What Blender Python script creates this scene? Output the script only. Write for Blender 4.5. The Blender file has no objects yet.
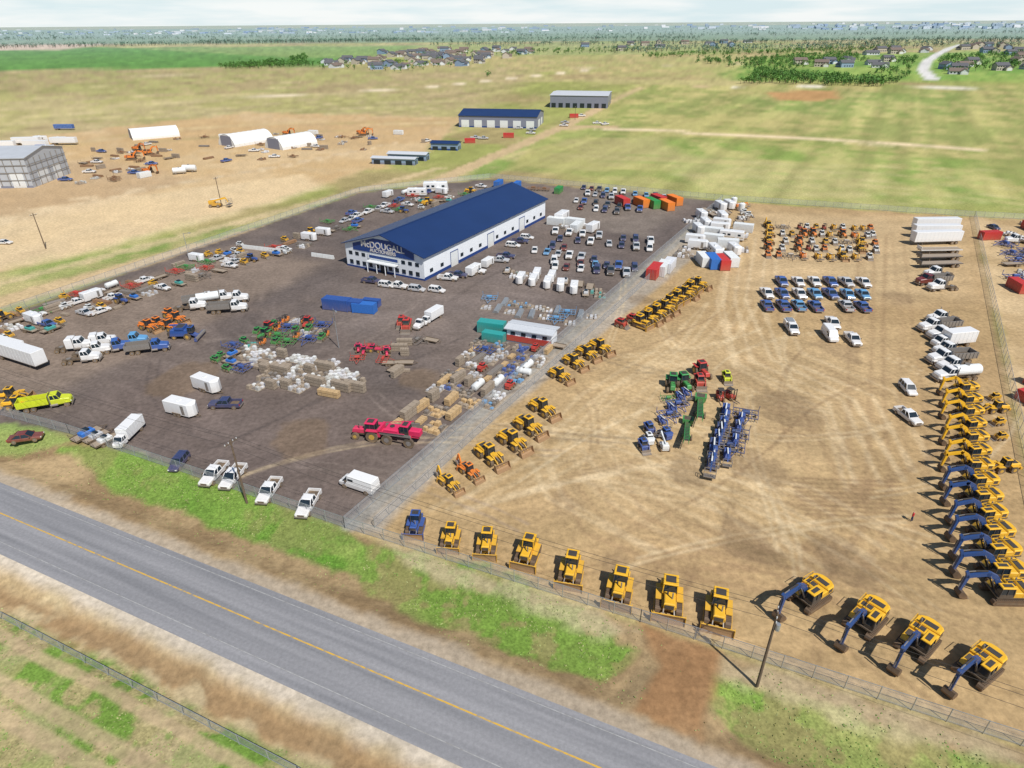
import bpy, math, random
import numpy as np
from mathutils import Vector, Matrix
random.seed(7); np.random.seed(7)
sc=bpy.context.scene
# ---------------------------------------------------------------- camera station (drone, 60 m up)
H=60.0; FPX=640.0; PITCH=math.atan(361.5/640); ROLL=-0.0068
R0=Vector((1,0,0)); F0=Vector((0,math.cos(PITCH),-math.sin(PITCH))); U0=Vector((0,math.sin(PITCH),math.cos(PITCH)))
CR=R0*math.cos(ROLL)+U0*math.sin(ROLL); CU=U0*math.cos(ROLL)-R0*math.sin(ROLL)
def G(u,v):
    """image pixel, cast through the camera -> ground plane coordinates in metres"""
    d=F0+CR*((u-512)/FPX)+CU*(-(v-384)/FPX)
    z=min(d.z,-0.0012)
    return (d.x*H/-z, d.y*H/-z)
cam=bpy.data.cameras.new('camera'); co=bpy.data.objects.new('camera',cam); sc.collection.objects.link(co)
mw=Matrix((( CR.x,CU.x,-F0.x,0),(CR.y,CU.y,-F0.y,0),(CR.z,CU.z,-F0.z,H),(0,0,0,1))); co.matrix_world=mw
cam.sensor_width=36; cam.lens=36*FPX/1024; cam.clip_end=80000; cam.clip_start=1
sc.camera=co
sc.view_settings.view_transform='Standard'; sc.view_settings.look='None'; sc.view_settings.exposure=0
# ---------------------------------------------------------------- light
sd=Vector((0.55,-0.83,0)).normalized(); EL=math.radians(52)
sdir=Vector((sd.x*math.cos(EL),sd.y*math.cos(EL),math.sin(EL)))
sl=bpy.data.lights.new('sun','SUN'); sl.energy=5.0; sl.angle=math.radians(.5); sl.color=(1,.965,.9)
so=bpy.data.objects.new('sun',sl); sc.collection.objects.link(so); so.rotation_mode='QUATERNION'; so.rotation_quaternion=sdir.to_track_quat('Z','Y')
w=bpy.data.worlds.new('World'); sc.world=w; w.use_nodes=True
nt=w.node_tree; bg=nt.nodes['Background']; sk=nt.nodes.new('ShaderNodeTexSky'); sk.sky_type='NISHITA'; sk.sun_disc=False
sk.sun_elevation=EL; sk.sun_rotation=math.atan2(sd.x,sd.y); sk.altitude=600; sk.air_density=1.0; sk.dust_density=.4
wt=nt.nodes.new('ShaderNodeTexCoord'); ws=nt.nodes.new('ShaderNodeSeparateXYZ'); nt.links.new(wt.outputs['Generated'],ws.inputs[0])
wr=nt.nodes.new('ShaderNodeMapRange'); wr.inputs[1].default_value=.02; wr.inputs[2].default_value=.11; wr.inputs[3].default_value=.88; wr.inputs[4].default_value=.0; nt.links.new(ws.outputs[2],wr.inputs[0])
wm=nt.nodes.new('ShaderNodeMapping'); wm.inputs['Scale'].default_value=(1,1,9); nt.links.new(wt.outputs['Generated'],wm.inputs[0])
wn=nt.nodes.new('ShaderNodeTexNoise'); wn.inputs['Scale'].default_value=6; wn.inputs['Detail'].default_value=6; nt.links.new(wm.outputs[0],wn.inputs[0])
wc=nt.nodes.new('ShaderNodeMapRange'); wc.inputs[1].default_value=.38; wc.inputs[2].default_value=.6; wc.inputs[3].default_value=0; wc.inputs[4].default_value=1; nt.links.new(wn.outputs[0],wc.inputs[0])
wcol=nt.nodes.new('ShaderNodeMix'); wcol.data_type='RGBA'; wcol.inputs[6].default_value=(8.0,9.6,10.2,1); wcol.inputs[7].default_value=(10.6,11.0,11.1,1); nt.links.new(wc.outputs[0],wcol.inputs[0])
wx=nt.nodes.new('ShaderNodeMix'); wx.data_type='RGBA'; nt.links.new(wr.outputs[0],wx.inputs[0]); nt.links.new(sk.outputs[0],wx.inputs[6]); nt.links.new(wcol.outputs[2],wx.inputs[7])
nt.links.new(wx.outputs[2],bg.inputs[0]); bg.inputs[1].default_value=.09
# ---------------------------------------------------------------- materials
MATS={}
def mat(name,col,rough=.6,metal=0,dirt=0,dcol=(.3,.2,.11),coat=0,var=.15,scale=2.5):
    m=bpy.data.materials.new(name); m.use_nodes=True; n=m.node_tree.nodes; l=m.node_tree.links
    b=n['Principled BSDF']; b.inputs['Roughness'].default_value=rough; b.inputs['Metallic'].default_value=metal
    if coat: b.inputs['Coat Weight'].default_value=coat
    tc=n.new('ShaderNodeTexCoord'); oi=n.new('ShaderNodeObjectInfo')
    ad=n.new('ShaderNodeVectorMath'); ad.operation='ADD'
    cm=n.new('ShaderNodeCombineXYZ'); mu=n.new('ShaderNodeMath'); mu.operation='MULTIPLY'; mu.inputs[1].default_value=50
    l.new(oi.outputs['Random'],mu.inputs[0]); l.new(mu.outputs[0],cm.inputs[0]); l.new(tc.outputs['Object'],ad.inputs[0]); l.new(cm.outputs[0],ad.inputs[1])
    no=n.new('ShaderNodeTexNoise'); no.inputs['Scale'].default_value=scale; no.inputs['Detail'].default_value=4; l.new(ad.outputs[0],no.inputs['Vector'])
    hs=n.new('ShaderNodeMix'); hs.data_type='RGBA'
    hs.inputs[6].default_value=(*[c*(1-var) for c in col],1); hs.inputs[7].default_value=(*[min(1,c*(1+var)) for c in col],1)
    l.new(no.outputs[0],hs.inputs[0]); out=hs.outputs[2]
    if dirt:
        sp=n.new('ShaderNodeSeparateXYZ'); l.new(tc.outputs['Object'],sp.inputs[0])
        mr=n.new('ShaderNodeMapRange'); mr.inputs[1].default_value=0; mr.inputs[2].default_value=2.2; mr.inputs[3].default_value=dirt; mr.inputs[4].default_value=dirt*.12
        l.new(sp.outputs[2],mr.inputs[0])
        m2=n.new('ShaderNodeMath'); m2.operation='MULTIPLY'; l.new(mr.outputs[0],m2.inputs[0])
        n2=n.new('ShaderNodeTexNoise'); n2.inputs['Scale'].default_value=1.3; n2.inputs['Detail'].default_value=5; l.new(ad.outputs[0],n2.inputs['Vector'])
        m3=n.new('ShaderNodeMath'); m3.operation='MULTIPLY'; m3.inputs[1].default_value=1.9; l.new(n2.outputs[0],m3.inputs[0]); l.new(m3.outputs[0],m2.inputs[1]); m2.use_clamp=True
        h2=n.new('ShaderNodeMix'); h2.data_type='RGBA'; l.new(m2.outputs[0],h2.inputs[0]); l.new(out,h2.inputs[6]); h2.inputs[7].default_value=(*dcol,1); out=h2.outputs[2]
    l.new(out,b.inputs['Base Color']); MATS[name]=m; return m
for nme,c in dict(white=(.76,.76,.76),silver=(.5,.52,.55),black=(.02,.02,.022),darkgrey=(.08,.085,.1),blue=(.02,.1,.36),navy=(.012,.035,.13),ltblue=(.1,.33,.6),red=(.5,.02,.025),maroon=(.15,.015,.02),tan=(.45,.38,.27),green_p=(.02,.22,.05),teal=(.02,.32,.3)).items():
    mat('paint_'+nme,c,.35,0.0,.35,coat=.4,var=.05)
mat('yellow',(.75,.41,.015),.5,0,.6,var=.14); mat('lime',(.55,.62,.02),.5,0,.3); mat('orange',(.75,.2,.02),.5,0,.5)
mat('machine_red',(.5,.03,.03),.5,0,.4); mat('machine_pink',(.62,.02,.1),.5,0,.3); mat('machine_green',(.02,.25,.06),.5,0,.4); mat('machine_blue',(.02,.08,.3),.5,0,.3); mat('boom_navy',(.015,.06,.2),.45,0,.35)
mat('glass',(.015,.025,.035),.08,0,0); mat('tyre',(.03,.03,.03),.9,0,.7); mat('hub',(.4,.4,.4),.4,.6,.4); mat('hub_yellow',(.6,.35,.03),.5,0,.5)
mat('track_steel',(.09,.07,.055),.7,.3,.9,(.2,.125,.07)); mat('steel',(.32,.3,.28),.5,.5,.4); mat('blade_steel',(.3,.19,.1),.75,.1,.5,(.34,.2,.1),var=.3); mat('rust',(.25,.13,.07),.8,.2,.5); mat('chassis',(.03,.03,.032),.7,0,.6)
mat('lamp_red',(.5,.01,.01),.3); mat('lamp_clear',(.8,.8,.75),.15); mat('wood',(.5,.34,.17),.8,0,.1,var=.3); mat('wood_old',(.3,.24,.18),.85); mat('tarp_white',(.62,.64,.68),.7,0,.35,var=.2); mat('tarp_blue',(.03,.14,.45),.6)
mat('galv',(.45,.47,.48),.4,.6); mat('pole_wood',(.13,.09,.06),.9,var=.35); mat('plastic_white',(.68,.7,.7),.5,0,.25); mat('concrete',(.42,.41,.38),.85)
mat('cladding_white',(.75,.77,.8),.5,var=.05,scale=.5); mat('cladding_grey',(.2,.21,.27),.5,var=.08,scale=.5); mat('cladding_pale',(.42,.44,.47),.5,var=.12,scale=.3); mat('roof_blue',(.012,.035,.12),.42,.1,var=.15,scale=.15); mat('trim_blue',(.015,.05,.2),.4); mat('canvas',(.72,.72,.7),.7,0,.25,var=.06,scale=.3)
mat('shingle',(.1,.1,.11),.9,var=.2); mat('shingle_brown',(.16,.12,.1),.9,var=.2); mat('siding_tan',(.45,.4,.33),.8); mat('siding_blue',(.22,.3,.42),.8); mat('siding_white',(.55,.56,.58),.8); mat('skin',(.45,.28,.2),.6); mat('cloth_red',(.5,.02,.03),.8); mat('cloth_navy',(.02,.03,.08),.9)
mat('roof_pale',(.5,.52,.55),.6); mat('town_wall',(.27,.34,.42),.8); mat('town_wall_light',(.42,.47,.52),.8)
for k in ('cladding_white','cladding_grey','roof_blue','cladding_pale'):
    m=MATS[k]; n=m.node_tree.nodes; l=m.node_tree.links; tc=n.new('ShaderNodeTexCoord'); wv=n.new('ShaderNodeTexWave'); wv.inputs['Scale'].default_value=.55; wv.bands_direction='X'; l.new(tc.outputs['Object'],wv.inputs[0])
    bp=n.new('ShaderNodeBump'); bp.inputs['Strength'].default_value=.4; bp.inputs['Distance'].default_value=.06; l.new(wv.outputs[0],bp.inputs['Height']); l.new(bp.outputs[0],n['Principled BSDF'].inputs['Normal'])
m=bpy.data.materials.new('chain_link'); m.use_nodes=True; n=m.node_tree.nodes; l=m.node_tree.links
tr=n.new('ShaderNodeBsdfTransparent'); mx=n.new('ShaderNodeMixShader'); mx.inputs[0].default_value=.24; n['Principled BSDF'].inputs['Base Color'].default_value=(.55,.57,.6,1); n['Principled BSDF'].inputs['Roughness'].default_value=.5
l.new(tr.outputs[0],mx.inputs[1]); l.new(n['Principled BSDF'].outputs[0],mx.inputs[2]); l.new(mx.outputs[0],n['Material Output'].inputs[0]); MATS['chain_link']=m
def leafmat(name,c1,c2,s):
    m=bpy.data.materials.new(name); m.use_nodes=True; n=m.node_tree.nodes; l=m.node_tree.links; g=n.new('ShaderNodeNewGeometry'); no=n.new('ShaderNodeTexNoise'); no.inputs['Scale'].default_value=s; l.new(g.outputs['Position'],no.inputs[0])
    r=n.new('ShaderNodeValToRGB'); r.color_ramp.elements[0].position=.35; r.color_ramp.elements[1].position=.65; r.color_ramp.elements[0].color=(*c1,1); r.color_ramp.elements[1].color=(*c2,1); l.new(no.outputs[0],r.inputs[0]); l.new(r.outputs[0],n['Principled BSDF'].inputs['Base Color']); n['Principled BSDF'].inputs['Roughness'].default_value=.8; MATS[name]=m
leafmat('foliage',(.045,.12,.02),(.11,.25,.04),.12); leafmat('foliage_far_hazed',(.05,.11,.09),(.09,.18,.12),.02); leafmat('grass_tuft',(.14,.26,.04),(.34,.34,.14),.5)  # far trees: bluish tone is air haze put into the leaf colour
# ---------------------------------------------------------------- mesh builder
class MB:
    def __init__(s): s.v=[]; s.f=[]; s.fm=[]; s.mats=[]; s.M=Matrix.Identity(4)
    def mi(s,m):
        if m not in s.mats: s.mats.append(m)
        return s.mats.index(m)
    def av(s,pts):
        b=len(s.v); s.v+= [tuple(s.M@Vector(p)) for p in pts]; return b
    def add(s,pts,faces,m):
        b=s.av(pts); i=s.mi(m)
        for f in faces: s.f.append([b+k for k in f]); s.fm.append(i)
    def loft(s,rings,m,cap=True):
        n=len(rings[0]); pts=[p for r in rings for p in r]; fs=[]
        for j in range(len(rings)-1):
            for i in range(n):
                a=j*n+i; b=j*n+(i+1)%n; fs.append((a,b,b+n,a+n))
        if cap: fs.append(tuple(range(n))[::-1]); fs.append(tuple((len(rings)-1)*n+i for i in range(n)))
        s.add(pts,fs,m)
    def box(s,x0,x1,y0,y1,z0,z1,m,tx0=0,tx1=0,ty=0,ch=0):
        def r(a,b,c,d,z): return [(a,c,z),(b,c,z),(b,d,z),(a,d,z)]
        if ch: s.loft([r(x0,x1,y0,y1,z0),r(x0+tx0,x1-tx1,y0+ty,y1-ty,z1-ch),r(x0+tx0+ch,x1-tx1-ch,y0+ty+ch,y1-ty-ch,z1)],m)
        else: s.loft([r(x0,x1,y0,y1,z0),r(x0+tx0,x1-tx1,y0+ty,y1-ty,z1)],m)
    def body(s,secs,m):
        R=[]
        for x,hw,z0,z1 in secs:
            c=min(.14,(z1-z0)*.3); R.append([(x,-hw*.93,z0),(x,-hw,z0+c),(x,-hw,z1-c),(x,-hw+c,z1),(x,hw-c,z1),(x,hw,z1-c),(x,hw,z0+c),(x,hw*.93,z0)])
        s.loft(R,m)
    def prism(s,prof,y0,y1,m,inset=0):
        s.loft([[(x,y0,z) for x,z in prof],[(x,y1,z) for x,z in prof]],m)
    def cyl(s,c,ax,r,h,m,n=12,r2=None):
        r2=r if r2 is None else r2; R=[]
        for k,rr in ((-.5,r),(.5,r2)):
            ring=[]
            for i in range(n):
                a=2*math.pi*i/n; p,q=rr*math.cos(a),rr*math.sin(a); t=k*h
                ring.append({'x':(c[0]+t,c[1]+p,c[2]+q),'y':(c[0]+p,c[1]+t,c[2]+q),'z':(c[0]+p,c[1]+q,c[2]+t)}[ax])
            R.append(ring)
        s.loft(R,m)
    def beam(s,p,q,w,h,m,h2=None):
        p=Vector(p); q=Vector(q); d=(q-p).normalized(); up=Vector((0,0,1)) if abs(d.z)<.95 else Vector((1,0,0)); sx=d.cross(up).normalized(); u=sx.cross(d)
        h2=h if h2 is None else h2; R=[]
        for c,hh in ((p,h),(q,h2)): R.append([tuple(c+sx*a*w/2+u*b*hh/2) for a,b in ((-1,-1),(1,-1),(1,1),(-1,1))])
        s.loft(R,m)
    def wheel(s,x,y,r,w,hub='hub'):
        s.cyl((x,y,r),'y',r,w,'tyre',14); s.cyl((x,y,r),'y',r*.5,w+.06,hub,8)
    def mesh(s,name):
        me=bpy.data.meshes.new(name); me.from_pydata(s.v,[],s.f)
        for k in s.mats: me.materials.append(MATS[k])
        me.polygons.foreach_set('material_index',s.fm); me.update()
        import bmesh
        bm=bmesh.new(); bm.from_mesh(me); bmesh.ops.recalc_face_normals(bm,faces=bm.faces); bm.to_mesh(me); bm.free(); return me
def greenhouse(m,xb0,xb1,hb,zb,xt0,xt1,ht,zt,b,mid=None):
    m.loft([[(xb0,-hb,zb-.03),(xb1,-hb,zb-.03),(xb1,hb,zb-.03),(xb0,hb,zb-.03)],[(xt0,-ht,zt),(xt1,-ht,zt),(xt1,ht,zt),(xt0,ht,zt)]],'glass')
    m.loft([[(xt0-.05,-ht-.03,zt-.06),(xt1+.05,-ht-.03,zt-.06),(xt1+.05,ht+.03,zt-.06),(xt0-.05,ht+.03,zt-.06)],[(xt0,-ht,zt+.03),(xt1-.05,-ht,zt+.03),(xt1-.05,ht,zt+.03),(xt0,ht,zt+.03)],[(xt0+.15,-ht+.15,zt+.07),(xt1-.2,-ht+.15,zt+.07),(xt1-.2,ht-.15,zt+.07),(xt0+.15,ht-.15,zt+.07)]],b)
    for sg in (-1,1):
        m.beam((xb0,sg*hb,zb),(xt0,sg*ht,zt),.1,.14,b); m.beam((xb1,sg*hb,zb),(xt1,sg*ht,zt),.08,.08,b)
        for f in (mid or [.5]): m.beam((xb0+(xb1-xb0)*f,sg*(hb+.005),zb),(xt0+(xt1-xt0)*f,sg*(ht+.005),zt),.08,.1,b)
def pickup(b,box=False):
    m=MB(); m.body([(2.9,.84,.5,.95),(2.8,.94,.42,1.07),(1.2,1.0,.4,1.2),(-.95,1.0,.4,1.2)],b)
    greenhouse(m,-.92,1.35,.93,1.2,-.78,.6,.76,1.84,b)
    if box:
        m.box(-3.0,-1.0,-1.05,1.05,.55,1.75,'paint_white',ch=.08); m.box(-3.0,-1.0,-.7,.7,1.75,1.95,'galv')
    else:
        for sg in (-1,1): m.box(-2.9,-.97,sg*.95-.07,sg*.95+.07,.45,1.2,b,ch=.03)
        m.box(-2.95,-2.82,-.98,.98,.5,1.18,b); m.box(-2.84,-.97,-.88,.88,.5,.72,'chassis')
    m.box(2.8,3.0,-.95,.95,.4,.62,'steel'); m.box(-3.08,-2.96,-.9,.9,.4,.6,'steel'); m.box(2.87,2.93,-.5,.5,.66,.9,'chassis')
    for sg in (-1,1):
        m.box(2.84,2.92,sg*.74-.14,sg*.74+.14,.72,.9,'lamp_clear'); m.box(-2.99,-2.94,sg*.88-.08,sg*.88+.08,.75,1.1,'lamp_red'); m.box(1.0,1.2,sg*1.12-.1,sg*1.12+.1,1.2,1.42,'chassis')
        for x in (1.9,-1.9): m.wheel(x,sg*.92,.4,.28)
    return m
def car(b,suv=False):
    m=MB(); z=1.02 if suv else .86; t=1.68 if suv else 1.4; L=2.35
    m.body([(L,.72,.35,.65),(L-.15,.86,.28,.78),(1.0,.9,.26,z),(-1.5,.9,.26,z+.02),(-L+.1,.86,.3,z),(-L,.76,.4,z-.15)],b)
    if suv: greenhouse(m,-2.2,1.2,.84,z,-1.95,.5,.68,t,b,[.3,.62])
    else: greenhouse(m,-1.75,1.15,.82,z,-.95,.35,.64,t,b)
    for sg in (-1,1):
        m.box(L-.12,L+.01,sg*.62-.14,sg*.62+.14,.55,.68,'lamp_clear'); m.box(-L-.01,-L+.1,sg*.65-.14,sg*.65+.14,.6,.76,'lamp_red')
        m.box(.8,.98,sg*.98-.08,sg*.98+.08,z,z+.14,'chassis')
        for x in (1.45,-1.4): m.wheel(x,sg*.82,.34,.22)
    return m
def van(b):
    m=MB(); m.body([(2.9,.8,.45,.85),(2.75,.95,.4,1.1),(1.9,1.0,.38,1.3),(-2.8,1.0,.38,1.3),(-2.88,.96,.45,1.25)],b)
    m.box(-2.85,1.35,-.99,.99,1.28,2.35,b,tx0=.05,ty=.12,ch=.1); m.loft([[(1.3,-.94,1.27),(2.2,-.94,1.27),(2.2,.94,1.27),(1.3,.94,1.27)],[(1.3,-.84,2.1),(1.5,-.8,2.1),(1.5,.8,2.1),(1.3,.84,2.1)]],'glass')
    for sg in (-1,1):
        m.box(2.8,2.92,sg*.7-.12,sg*.7+.12,.7,.9,'lamp_clear'); m.box(.3,1.2,sg*.93-.03,sg*.93+.03,1.4,1.9,'glass'); m.box(1.4,1.6,sg*1.1-.1,sg*1.1+.1,1.3,1.6,'chassis')
        for x in (1.9,-1.8): m.wheel(x,sg*.9,.38,.25)
    return m
def boxtruck(b,L=5.5,bc='paint_white'):
    m=MB(); m.box(-L,2.6,-.4,.4,.6,.9,'chassis'); m.body([(3.4,.8,.55,1.1),(3.2,.95,.5,1.45),(2.3,1.02,.5,1.6),(1.0,1.05,.5,1.6)],b); greenhouse(m,1.05,2.6,.98,1.6,1.1,2.1,.85,2.4,b)
    m.box(-L,.8,-1.25,1.25,1.0,3.5,bc,ch=.06); m.box(-L-.03,-L,-1.1,1.1,1.1,3.3,'steel')
    for sg in (-1,1):
        for k in range(6): m.box(-L+.3+k*(L+.3)/6,-L+.36+k*(L+.3)/6,sg*1.26-.01,sg*1.26+.01,1.05,3.4,'plastic_white')
        m.wheel(2.3,sg*.95,.48,.3); m.wheel(-L+1.5,sg*.9,.48,.5)
    return m
def cabchassis(m,b,sleeper=True):
    m.box(-3.6,3.0,-.42,.42,.7,1.0,'chassis')
    m.body([(4.0,.8,.8,1.5),(3.8,1.0,.7,1.75),(2.1,1.1,.7,2.0),(.5,1.15,.7,2.0)],b); greenhouse(m,.55,2.25,1.1,2.0,.6,1.8,.95,2.85,b)
    if sleeper: m.box(-1.1,.52,-1.2,1.2,.9,3.1,b,tx0=0,tx1=.1,ch=.2)
    for sg in (-1,1):
        m.wheel(3.1,sg*1.0,.5,.32); m.cyl((.5,sg*1.25,2.2),'z',.08,2.2,'steel',8); m.cyl((1.0,sg*1.0,.75),'x',.3,1.3,'steel',10); m.box(3.6,4.02,sg*.82-.12,sg*.82+.12,1.0,1.2,'lamp_clear'); m.box(3.0,3.9,sg*1.05-.2,sg*1.05+.2,.95,1.12,b)
    m.box(3.95,4.15,-1.15,1.15,.45,.75,'steel')
def semi(b,sleeper=True):
    m=MB(); cabchassis(m,b,sleeper); m.cyl((-2.4,0,1.1),'z',.5,.15,'steel',12)
    for sg in (-1,1):
        for x in (-1.9,-3.1): m.wheel(x,sg*.92,.5,.55)
    return m
def dumptruck(b,bc,tank=False):
    m=MB(); m.M=Matrix.Translation((1.2,0,0)); cabchassis(m,b,False); m.box(-5.2,-3.5,-.42,.42,.7,1.0,'chassis')
    if tank: m.cyl((-2.3,0,2.0),'x',1.05,5.2,bc,16); m.cyl((-2.3,0,3.05),'z',.3,.3,'steel',8)
    else:
        m.box(-5.2,.2,-1.2,1.2,1.2,1.35,bc)
        for sg in (-1,1): 
            m.box(-5.2,.2,sg*1.2-.06,sg*1.2+.06,1.2,2.5,bc)
            for k in range(7): m.box(-5.0+k*.8,-4.9+k*.8,sg*1.3-.04,sg*1.3+.04,1.2,2.5,bc)
        m.box(.1,.2,-1.15,1.15,1.3,2.8,bc); m.box(-5.2,-5.1,-1.15,1.15,1.3,2.4,bc); m.box(-5.0,.1,-1.1,1.1,1.4,1.5,'chassis')
    for sg in (-1,1):
        for x in (-2.6,-3.8): m.wheel(x,sg*.92,.5,.55)
    return m
def trailer(bc='paint_white',L=14.5,kind='box'):
    m=MB(); h=L/2
    if kind=='box':
        m.box(-h,h,-1.28,1.28,1.15,4.05,bc,ch=.05); m.box(-h,h,-1.3,1.3,1.05,1.18,'steel')
        for sg in (-1,1):
            for k in range(int(L/1.2)): m.box(-h+.5+k*1.2,-h+.56+k*1.2,sg*1.29-.01,sg*1.29+.01,1.2,4.0,'plastic_white')
        m.box(-h-.02,-h,-1.2,-.02,1.2,3.9,'steel'); m.box(-h-.02,-h,.02,1.2,1.2,3.9,'plastic_white')
    else:
        m.box(-h,h,-1.28,1.28,1.2,1.35,'wood_old'); m.box(-h,h,-.6,-.45,.85,1.2,bc); m.box(-h,h,.45,.6,.85,1.2,bc); m.box(-h,h,-1.33,-1.28,1.15,1.38,bc); m.box(-h,h,1.28,1.33,1.15,1.38,bc); m.box(h-.1,h,-1.2,1.2,1.35,2.2,bc)
    for sg in (-1,1):
        for x in (-h+1.2,-h+2.5): m.wheel(x,sg*.95,.5,.5)
        m.box(h-3,h-2.85,sg*.8-.06,sg*.8+.06,.1,1.1,'steel'); m.box(h-3.1,h-2.75,sg*.8-.15,sg*.8+.15,0,.1,'steel')
    return m
def cargotrailer(c='paint_white',L=6,hh=2.4):
    m=MB(); m.box(-L/2,L/2-.6,-1.15,1.15,.5,.5+hh,c,ch=.1); m.loft([[(L/2-.6,-1.15,.5),(L/2-.6,1.15,.5),(L/2-.6,1.15,.5+hh-.1),(L/2-.6,-1.15,.5+hh-.1)],[(L/2,-.3,.5),(L/2,.3,.5),(L/2,.3,.3+hh-.1),(L/2,-.3,.3+hh-.1)]],c)
    m.beam((L/2-.4,-.5,.5),(L/2+1,0,.5),.1,.12,'chassis'); m.beam((L/2-.4,.5,.5),(L/2+1,0,.5),.1,.12,'chassis'); m.cyl((L/2+.8,0,.35),'z',.05,.7,'steel',6)
    for sg in (-1,1):
        for x in (-.8,.1): m.wheel(x,sg*1.15,.36,.22)
        m.box(-1.3,.6,sg*1.2-.12,sg*1.2+.12,.72,.8,'chassis'); m.box(.9,1.6,sg*1.16-.01,sg*1.16+.01,.7,2.5,'steel')
    m.box(-.5,.0,-.3,.3,.5+hh,.65+hh,'plastic_white'); return m
def tracks(m,L,g,w,h):
    pf=[(-L/2+h*.3,0),(L/2-h*.3,0),(L/2-.05,h*.25),(L/2,h*.55),(L/2-h*.12,h*.85),(L/2-h*.4,h),(-L/2+h*.4,h),(-L/2+h*.12,h*.85),(-L/2,h*.55),(-L/2+.05,h*.25)]
    for sg in (-1,1):
        m.prism(pf,sg*g/2-w/2,sg*g/2+w/2,'track_steel')
        n=int(L/.28)
        for k in range(n):
            x=-L/2+h*.4+k*(L-h*.8)/(n-1); m.box(x-.04,x+.04,sg*g/2-w/2,sg*g/2+w/2,h-.001,h+.05,'track_steel')
        m.box(-L/2+h*.4,L/2-h*.4,sg*g/2-w/2-.04,sg*g/2+w/2+.04,h*.35,h*.6,'chassis')
def cab(m,x0,x1,y0,y1,z0,z1,b,roof):
    m.loft([[(x0,y0,z0),(x1,y0,z0),(x1,y1,z0),(x0,y1,z0)],[(x0,y0,z0+.5),(x1,y0,z0+.5),(x1,y1,z0+.5),(x0,y1,z0+.5)]],b)
    m.loft([[(x0+.03,y0+.03,z0+.5),(x1-.03,y0+.03,z0+.5),(x1-.03,y1-.03,z0+.5),(x0+.03,y1-.03,z0+.5)],[(x0+.1,y0+.1,z1-.1),(x1-.15,y0+.1,z1-.1),(x1-.15,y1-.1,z1-.1),(x0+.1,y1-.1,z1-.1)]],'glass')
    for a,c in ((x0,x0+.08),(x1,x1-.12),((x0+x1)/2,(x0+x1)/2)):
        for y,yy in ((y0,y0+.08),(y1,y1-.08)): m.beam((a,y,z0+.4),(c,yy,z1-.05),.1,.1,b)
    m.box(x0-.02,x1+.02,y0-.02,y1+.02,z1-.1,z1+.05,roof,ch=.05); m.box(x0+.3,x1-.3,y0+.25,y1-.25,z1+.05,z1+.11,'chassis')
def excavator(b,boom,cabc='chassis'):
    m=MB(); tracks(m,4.6,2.6,.62,.95); m.box(-1,1,-1.1,1.1,.5,.95,'chassis'); m.cyl((0,0,1.05),'z',.75,.3,'chassis',14)
    m.box(-2.5,1.9,-1.4,1.4,1.15,1.35,'chassis')
    m.box(-2.3,-1.2,-1.38,1.38,1.35,2.3,b,ch=.12); m.box(-1.18,-.1,-1.38,1.38,1.35,2.15,b,ch=.1); m.box(-1.0,-.3,-1.1,.1,2.15,2.2,'chassis'); m.box(-2.1,-1.4,-.9,.9,2.3,2.36,'chassis'); m.cyl((-1.3,-.7,2.5),'z',.09,.6,'steel',8)
    for sg in (-1,1): m.box(-2.1,-1.4,sg*1.385-.01,sg*1.385+.01,1.55,2.1,'chassis')
    cw=[(-2.1,-1.4),(-2.6,-1.2),(-2.95,-.6),(-3.02,0),(-2.95,.6),(-2.6,1.2),(-2.1,1.4)]
    m.loft([[(x,y,1.15) for x,y in cw],[(x,y,2.1) for x,y in cw],[(x*.95,y*.9,2.25) for x,y in cw]],b)
    m.box(-.1,1.7,-1.38,-.4,1.35,1.85,b,tx1=.3,ch=.08); m.box(.2,1.2,-1.2,-.6,1.85,1.9,'chassis'); m.box(-.1,.3,-.35,.3,1.35,2.0,b)
    cab(m,.0,1.75,.42,1.4,1.35,2.95,cabc,b)
    for y in (-1.38,-.45):
        m.beam((-.1,y,2.6),(-2.0,y,2.6),.05,.05,b); m.beam((-2.0,y,2.2),(-2.0,y,2.6),.05,.05,b); m.beam((-.1,y,2.1),(-.1,y,2.6),.05,.05,b)
    P=[(.9,1.7),(2.0,3.5),(3.2,4.2),(5.6,3.7)]; y=0.0; hs=[.5,.68,.68,.42]
    for i in range(3): m.beam((P[i][0],y,P[i][1]),(P[i+1][0],y,P[i+1][1]),.4,hs[i],boom,hs[i+1])
    m.cyl((3.2,y,4.2),'y',.33,.4,boom,10)
    for sg in (-.3,.3): m.beam((1.6,sg,1.5),(2.5,sg,3.1),.15,.15,'chassis'); m.beam((2.4,sg,3.0),(3.0,sg,3.95),.08,.08,'steel')
    m.beam((3.4,0,4.6),(4.9,0,4.6),.16,.16,'chassis'); m.beam((4.8,0,4.6),(6.0,0,4.45),.09,.09,'steel')
    m.beam((6.0,0,4.5),(5.5,0,3.5),.32,.35,boom,.55); m.beam((5.6,0,3.9),(5.9,0,1.3),.32,.5,boom,.3)
    m.beam((6.15,0,3.6),(6.22,0,2.5),.14,.14,'chassis'); m.beam((6.22,0,2.5),(6.25,0,1.7),.08,.08,'steel')
    m.prism([(6.0,1.35),(6.2,.8),(5.9,.25),(5.2,.05),(4.85,.15),(5.0,.5),(5.1,.75),(5.5,1.15)],-.6,.6,'track_steel')
    for k in range(5): m.beam((4.9,-.5+k*.25,.12),(4.65,-.5+k*.25,.2),.08,.08,'steel')
    return m
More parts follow.
